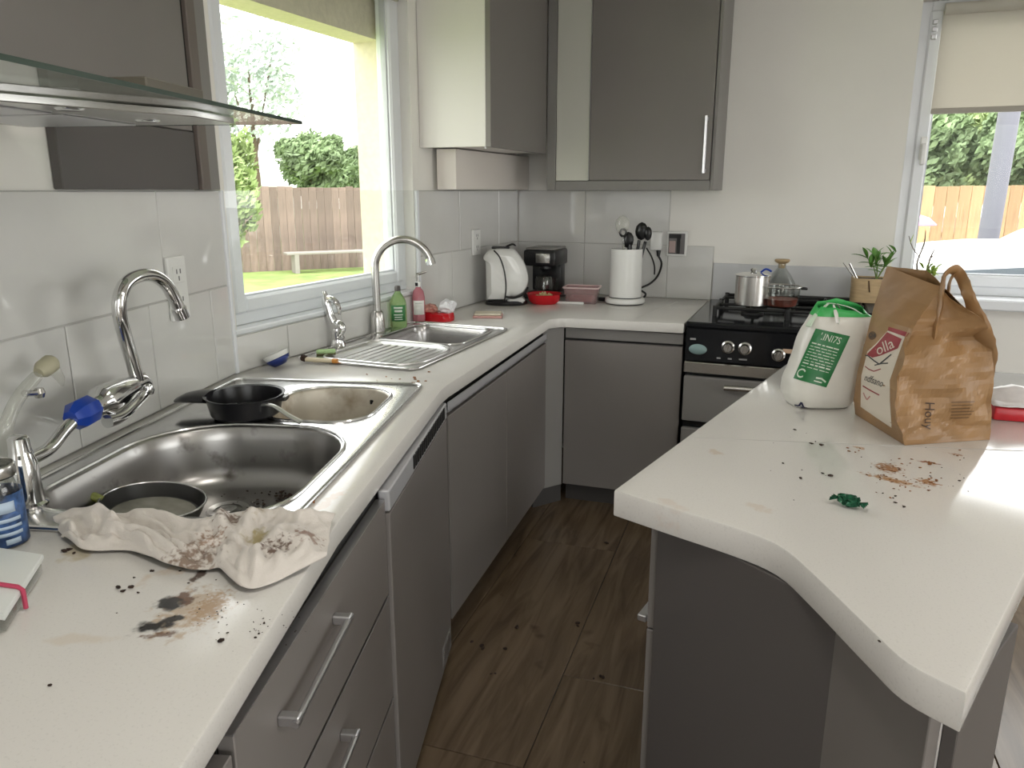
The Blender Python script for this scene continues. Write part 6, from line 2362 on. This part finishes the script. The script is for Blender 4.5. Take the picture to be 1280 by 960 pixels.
for li, (c1, c2, c3) in enumerate(fine):
    f_ = li / (n_l - 1)
    c4 = c1 + c3 - c2
    c4 = c4.lerp((c1 + c3) / 2 + Vector((0.02, 0.05, 0)), f_ * 0.7)
    c4.z = max(c1.z, c3.z)
    lp = []
    for (p_, q_, am) in ((c1, c2, 0.4), (c2, c3, 1.0), (c3, c4, 0.8), (c4, c1, 0.6)):
        for k in range(NS):
            v = p_.lerp(q_, k / NS)
            if li > 0:
                mag = (0.024 if am == 1.0 else 0.012 if am > 0.5 else 0.0025) * min(1, li / 5)
                fold_, fold2 = paper(v)
                outw = Vector((math.sin(YAW), -math.cos(YAW), 0)) if am != 0.4 else nL0
                cr = outw * mag * (fold_ + fold2 * 0.6) + crumple(v, mag * 0.15, 17, 4.0)
                v = v + Vector((cr.x, cr.y, cr.z * 0.5))
                # waist fold on the front face
                if am == 1.0:
                    g_ = math.exp(-((f_ - 0.30) / 0.035) ** 2)
                    v += Vector((-math.sin(YAW), math.cos(YAW), 0)) * 0.012 * g_ * math.sin(PI * k / NS)
                    if f_ > 0.6:
                        v += Vector((-math.sin(YAW), math.cos(YAW), 0)) * 0.05 * (f_ - 0.6) * math.sin(PI * k / NS)
            v.z = max(v.z, 0.9006)
            lp.append(v)
    loops.append(lp)
bm = BM()
R = loft(bm, loops, True, False)
bmesh.ops.recalc_face_normals(bm, faces=bm.faces)
bv2 = bvh_of(bm)
mat('kraft', (0.29, 0.165, 0.072), 0.42, var=0.15, scale=9, bump=0.12)
o = kid('bag_body', bm, 'kraft', bbag, False)
solid(o, 0.001, -1)
# handles
def strap(pts, wd, nm='handle'):
    bm = BM()
    tube(bm, pts, wd, 8, 5, True, 0.30)
    for v in bm.verts:
        v.co += crumple(v.co, 0.0025, 40, 2)
    return kid(nm, bm, 'kraft', bbag)
wh = wB[2]
strap([RW(1166, 428, wB[1] + 0.06), RW(1172, 395, wB[1] + 0.07), RW(1177, 365, wB[1] + 0.08), RW(1180, 347, wB[1] + 0.09), RW(1190, 337, wB[1] + 0.10), RW(1199, 342, wB[1] + 0.10), RW(1209, 365, wh), RW(1218, 388, wh), RW(1227, 412, wh - 0.01), RW(1232, 440, wh + 0.02), RW(1230, 475, wh + 0.05)], [0.022, 0.020, 0.017, 0.015, 0.014, 0.012, 0.012, 0.016, 0.022, 0.024, 0.016])
strap([RW(1182, 400, wB[1] + 0.09), RW(1183, 375, wB[1] + 0.10), RW(1188, 352, wB[1] + 0.11), RW(1196, 336, wB[1] + 0.11)], [0.016, 0.013, 0.010, 0.009])
# printed logo on the left face
nL = (B2 - B1).cross(Vector((0, 0, 1))).normalized()
view = (RW(1100, 470, 1) - Vector((0, 0, EYE))).normalized()
wl = (wB[0] + wB[1]) / 2
mred = mat('print_red', (0.28, 0.025, 0.035), 0.5)
mcream = mat('print_cream', (0.62, 0.55, 0.46), 0.55)
mink = mat('print_ink', (0.025, 0.025, 0.03), 0.5)
def PXM(pts_px, mm, nm, off=0.0014):
    bm = bmesh.new()
    bm.faces.new([bm.verts.new((x, y, 0)) for x, y in pts_px])
    stick(bm, lambda x, y: RW(x, y, wl - 0.03), bv2, view, off)
    return kid(nm, bm, mm, bbag)
def PXS(pts_px, wd, mm, nm, off=0.0030):
    bm = strip2d(pts_px, wd)
    stick(bm, lambda x, y: RW(x, y, wl - 0.03), bv2, view, off)
    return kid(nm, bm, mm, bbag)
PXM([(1083, 437), (1094, 428), (1112, 409), (1132, 418), (1124, 440), (1112, 475), (1112, 500), (1114, 533), (1074, 511), (1075, 470)], mcream, 'pale_print_field', 0.0012)
PXM([(1111, 406), (1136, 417), (1132, 422), (1110, 411)], mred, 'red_bar', 0.0022)
PXM([(1082, 441), (1096, 428), (1109, 413), (1127, 424), (1122, 436), (1100, 444), (1090, 446)], mred, 'red_logo', 0.0022)
def letters(s, cx_, cy_, sx, sy, ang, shear, mm, nm, off):
    bm = text_mesh(s, 1.0)
    ca, sa = math.cos(ang), math.sin(ang)
    for v in bm.verts:
        x, y = v.co.x * sx + v.co.y * shear, v.co.y * sy
        v.co = Vector((cx_ + x * ca + y * sa, cy_ + x * sa - y * ca, 0))
    stick(bm, lambda x, y: RW(x, y, wl - 0.03), bv2, view, off)
    return kid(nm, bm, mm, bbag)
letters('olla', 1106, 433, 17, 20, -0.42, 3, mcream, 'logo_lettering', 0.0032)
letters('ndfsano', 1092, 476, 8.2, 13, 0.33, 1, mink, 'lettering', 0.0030)
PXS([(1080, 442), (1084, 443), (1092, 450), (1099, 455), (1114, 443)], 1.6, mink, 'line_drawing')
PXS([(1093, 456), (1102, 454), (1110, 454)], 1.4, mink, 'line_drawing')
PXS([(1080, 457), (1085, 461), (1092, 464), (1101, 461)], 1.3, mred, 'line_drawing')
PXS([(1077, 483), (1086, 488), (1099, 494)], 1.6, mred, 'red_underline')
PXS([(1078, 492), (1080, 497), (1083, 501), (1087, 496)], 1.6, mat('print_rose', (0.45, 0.20, 0.18), 0.5), 'red_flourish')
PXM([(1089.5 + 5.5 * math.cos(a), 415.5 + 6 * math.sin(a)) for a in [2 * PI * k / 16 for k in range(16)]], mat('print_brown', (0.12, 0.065, 0.03), 0.5), 'round_stamp', 0.0016)
letters('QA', 1089.5, 415.5, 7, 8, 0.25, 0, mink, 'stamp_lettering', 0.0026)
wl = wB[1]
letters('Houy', 1163, 521, 16, 18, 1.62, 0, mat('print_dark', (0.05, 0.025, 0.015), 0.5), 'lettering', 0.0034)
for k in range(6):
    PXS([(1192, 504 + k * 4.2), (1205, 503.6 + k * 4.2), (1222 - (k % 3) * 3, 503 + k * 4.2)], 1.1, 'print_brown', 'small_print')

# ------------------------------------------------------------------ red packet at the right edge
p = G(1272, 527)
t = thing('food_packet', 'red box with a white plastic wrap beside the paper bag', 'packet', (p.x + 0.03, p.y + 0.06, 0.9))
bm = BM()
M = Matrix.Translation((p.x + 0.04, p.y + 0.07, 0.9006)) @ Matrix.Rotation(YAW * 0.2, 4, 'Z')
box(bm, (-0.10, -0.075, 0.0), (0.13, 0.075, 0.033), 0.006, M, 2)
kid('red_box', bm, 'red_plastic', t)
bm = BM()
R_ = []
for i in range(15):
    row = []
    for k in range(11):
        x, y = -0.106 + 0.242 * i / 14, -0.079 + 0.158 * k / 10
        zz_ = 0.036 + 0.030 * math.exp(-((x + 0.03) / 0.07) ** 2 - ((y - 0.03) / 0.05) ** 2) + 0.010 * abs(noise.noise(Vector((x * 30, y * 30, 1))))
        row.append(bm.verts.new(M @ Vector((x, y, zz_))))
    R_.append(row)
for i in range(14):
    for k in range(10):
        bm.faces.new((R_[i][k], R_[i + 1][k], R_[i + 1][k + 1], R_[i][k + 1]))
solid(kid('white_wrap', bm, mat('wrap_white', (0.74, 0.70, 0.70), 0.3, var=0.15, scale=20), t), 0.001, 1)

# ------------------------------------------------------------------ green sweet wrapper
p = G(1060, 634)
t = thing('sweet_wrapper', 'crumpled dark green foil wrapper lying on the peninsula', 'wrapper', p)
bm = BM()
bmesh.ops.create_icosphere(bm, subdivisions=3, radius=1)
for v in bm.verts:
    n = v.co.copy()
    v.co = Vector((n.x * 0.020, n.y * 0.012, n.z * 0.010)) + crumple(n, 0.006, 1.6, 2)
    v.co = Matrix.Rotation(-0.35, 4, 'Z') @ v.co
    v.co += Vector((p.x, p.y, 0.9135))
    v.co.z = max(v.co.z, 0.9006)
kid('foil', bm, mat('foil_green', (0.015, 0.10, 0.05), 0.25, 0.4, var=0.5, scale=120), t, True, 20)
for sx in (-1, 1):
    bm = BM()
    d_ = Vector((math.cos(-0.35) * sx, math.sin(-0.35) * sx, 0))
    c_ = Vector((p.x, p.y, 0.913)) + d_ * 0.017
    s_ = Vector((-d_.y, d_.x, 0))
    vs = []
    for k in range(7):
        f_ = k / 6 - 0.5
        vs.append((bm.verts.new(c_ + s_ * f_ * 0.008), bm.verts.new(c_ + d_ * 0.013 + s_ * f_ * 0.024 + Vector((0, 0, 0.006 * (k % 2) - 0.004)))))
    for a, b in zip(vs, vs[1:]):
        bm.faces.new((a[0], a[1], b[1], b[0]))
    solid(kid('twisted_end', bm, 'foil_green', t), 0.0005)

# ------------------------------------------------------------------ crumbs (too many and too small to count)
def crumbs(name, label, spots, mname, zb_=0.9004, seed=1, zf=None):
    rnd = random.Random(seed)
    bm = BM()
    for (px, py, sp_, n, sz) in spots:
        for k in range(n):
            x, y = px + rnd.gauss(0, sp_), py + rnd.gauss(0, sp_ * 0.5)
            c_ = G(x, y, zb_)
            r = sz * rnd.uniform(0.5, 1.3)
            t = bmesh.new()
            bmesh.ops.create_icosphere(t, subdivisions=1, radius=1)
            a = rnd.uniform(0, PI)
            for v in t.verts:
                q = Vector((v.co.x * r * 1.3, v.co.y * r * 0.8, v.co.z * r * 0.45))
                q += crumple(v.co, r * 0.35, 1.7, k)
                q = Matrix.Rotation(a, 4, 'Z') @ q
                v.co = c_ + q + Vector((0, 0, r * 0.4))
                v.co.z = max(v.co.z, zb_)
            join(bm, t)
    o = obj(name, bm, mname)
    return tag(o, label, 'crumbs', None, 'stuff')
mat('crumb_dark', (0.035, 0.020, 0.014), 0.9, var=0.4, scale=90)
mat('crumb_brown', (0.24, 0.10, 0.035), 0.8, var=0.4, scale=90)
crumbs('burnt_crumbs', 'burnt black crumbs scattered below the dishcloth on the near worktop', [(200, 735, 30, 5, 0.0020), (255, 770, 30, 24, 0.0010), (300, 790, 22, 6, 0.0016), (65, 858, 3, 1, 0.0025), (275, 802, 2, 1, 0.004), (187, 714, 3, 2, 0.004), (92, 690, 4, 3, 0.004), (345, 780, 25, 30, 0.0008), (150, 735, 8, 3, 0.004)], 'crumb_dark', seed=2)
crumbs('sink_edge_crumbs', 'brown crumbs along the front edge of the near sink', [(392, 625, 6, 5, 0.003), (345, 645, 8, 4, 0.003), (485, 476, 14, 8, 0.003), (520, 473, 8, 6, 0.0045), (412, 480, 6, 2, 0.002)], 'crumb_brown', seed=3)
crumbs('food_scraps', 'brown food scraps and stains strewn before the paper bag', [(1112, 585, 14, 22, 0.0022), (1163, 579, 7, 7, 0.0035), (1160, 604, 9, 12, 0.0025), (1115, 602, 16, 14, 0.0018), (1072, 562, 6, 6, 0.0025), (1130, 612, 16, 8, 0.0018), (1195, 570, 8, 4, 0.002)], 'crumb_brown', seed=4)
crumbs('dark_crumbs', 'dark crumbs dotted over the peninsula near the green wrapper', [(1020, 558, 5, 3, 0.004), (1003, 598, 3, 1, 0.004), (1026, 592, 3, 1, 0.0042), (1038, 596, 2, 1, 0.0042), (1003, 588, 2, 1, 0.003), (993, 537, 2, 1, 0.003), (980, 577, 2, 1, 0.003), (1115, 622, 6, 3, 0.003), (1127, 634, 2, 1, 0.004), (1200, 603, 10, 5, 0.002), (1140, 588, 30, 6, 0.002), (1060, 585, 60, 14, 0.0012), (1100, 800, 4, 1, 0.002)], 'crumb_dark', seed=5)
crumbs('sink_grime', 'dark food grime on the floor of the main sink bowl', [(330, 628, 22, 34, 0.0032), (355, 622, 9, 26, 0.005), (290, 625, 20, 14, 0.002), (310, 640, 20, 10, 0.0025)], 'crumb_dark', 0.7605, seed=6)
crumbs('floor_crumbs', 'dark scraps lying on the wood floor between the units', [(632, 811, 2, 2, 0.006), (617, 842, 2, 2, 0.006), (600, 808, 6, 4, 0.006), (648, 785, 3, 3, 0.007), (722, 781, 3, 2, 0.006), (748, 847, 4, 3, 0.006), (760, 680, 2, 1, 0.008), (733, 953, 2, 1, 0.005)], 'crumb_dark', 0.0, seed=7)

# ------------------------------------------------------------------ unseen fill lamps added to brighten the room
def lamp(label, x, y, energy):
    t = thing('fill_lamp', label, 'lamp', (x, y, CEIL), 0, 'added fill lamps')
    bm = BM()
    lathe(bm, [(0.0, CEIL - 0.0005), (0.20, CEIL - 0.0005), (0.20, CEIL - 0.03), (0.0, CEIL - 0.03)], (x, y, 0), 36)
    kid('base', bm, 'white_plastic', t)
    bm = BM()
    lathe(bm, [(0.19, CEIL - 0.031), (0.17, CEIL - 0.06), (0.10, CEIL - 0.08), (0.0, CEIL - 0.085)], (x, y, 0), 36, None, False)
    kid('diffuser', bm, mat('diffuser', (1.0, 0.96, 0.9), 0.5, emit=2.0), t)
    l = light_area('fill_light', (x, y, CEIL - 0.10), (0, 0, 0), 0.35, 0.35, energy, (1.0, 0.95, 0.88))
    return t
lamp('unseen round fill lamp added over the aisle', -0.35, 0.6, 5)
lamp('unseen round fill lamp added over the middle of the room', 1.6, 0.4, 10)
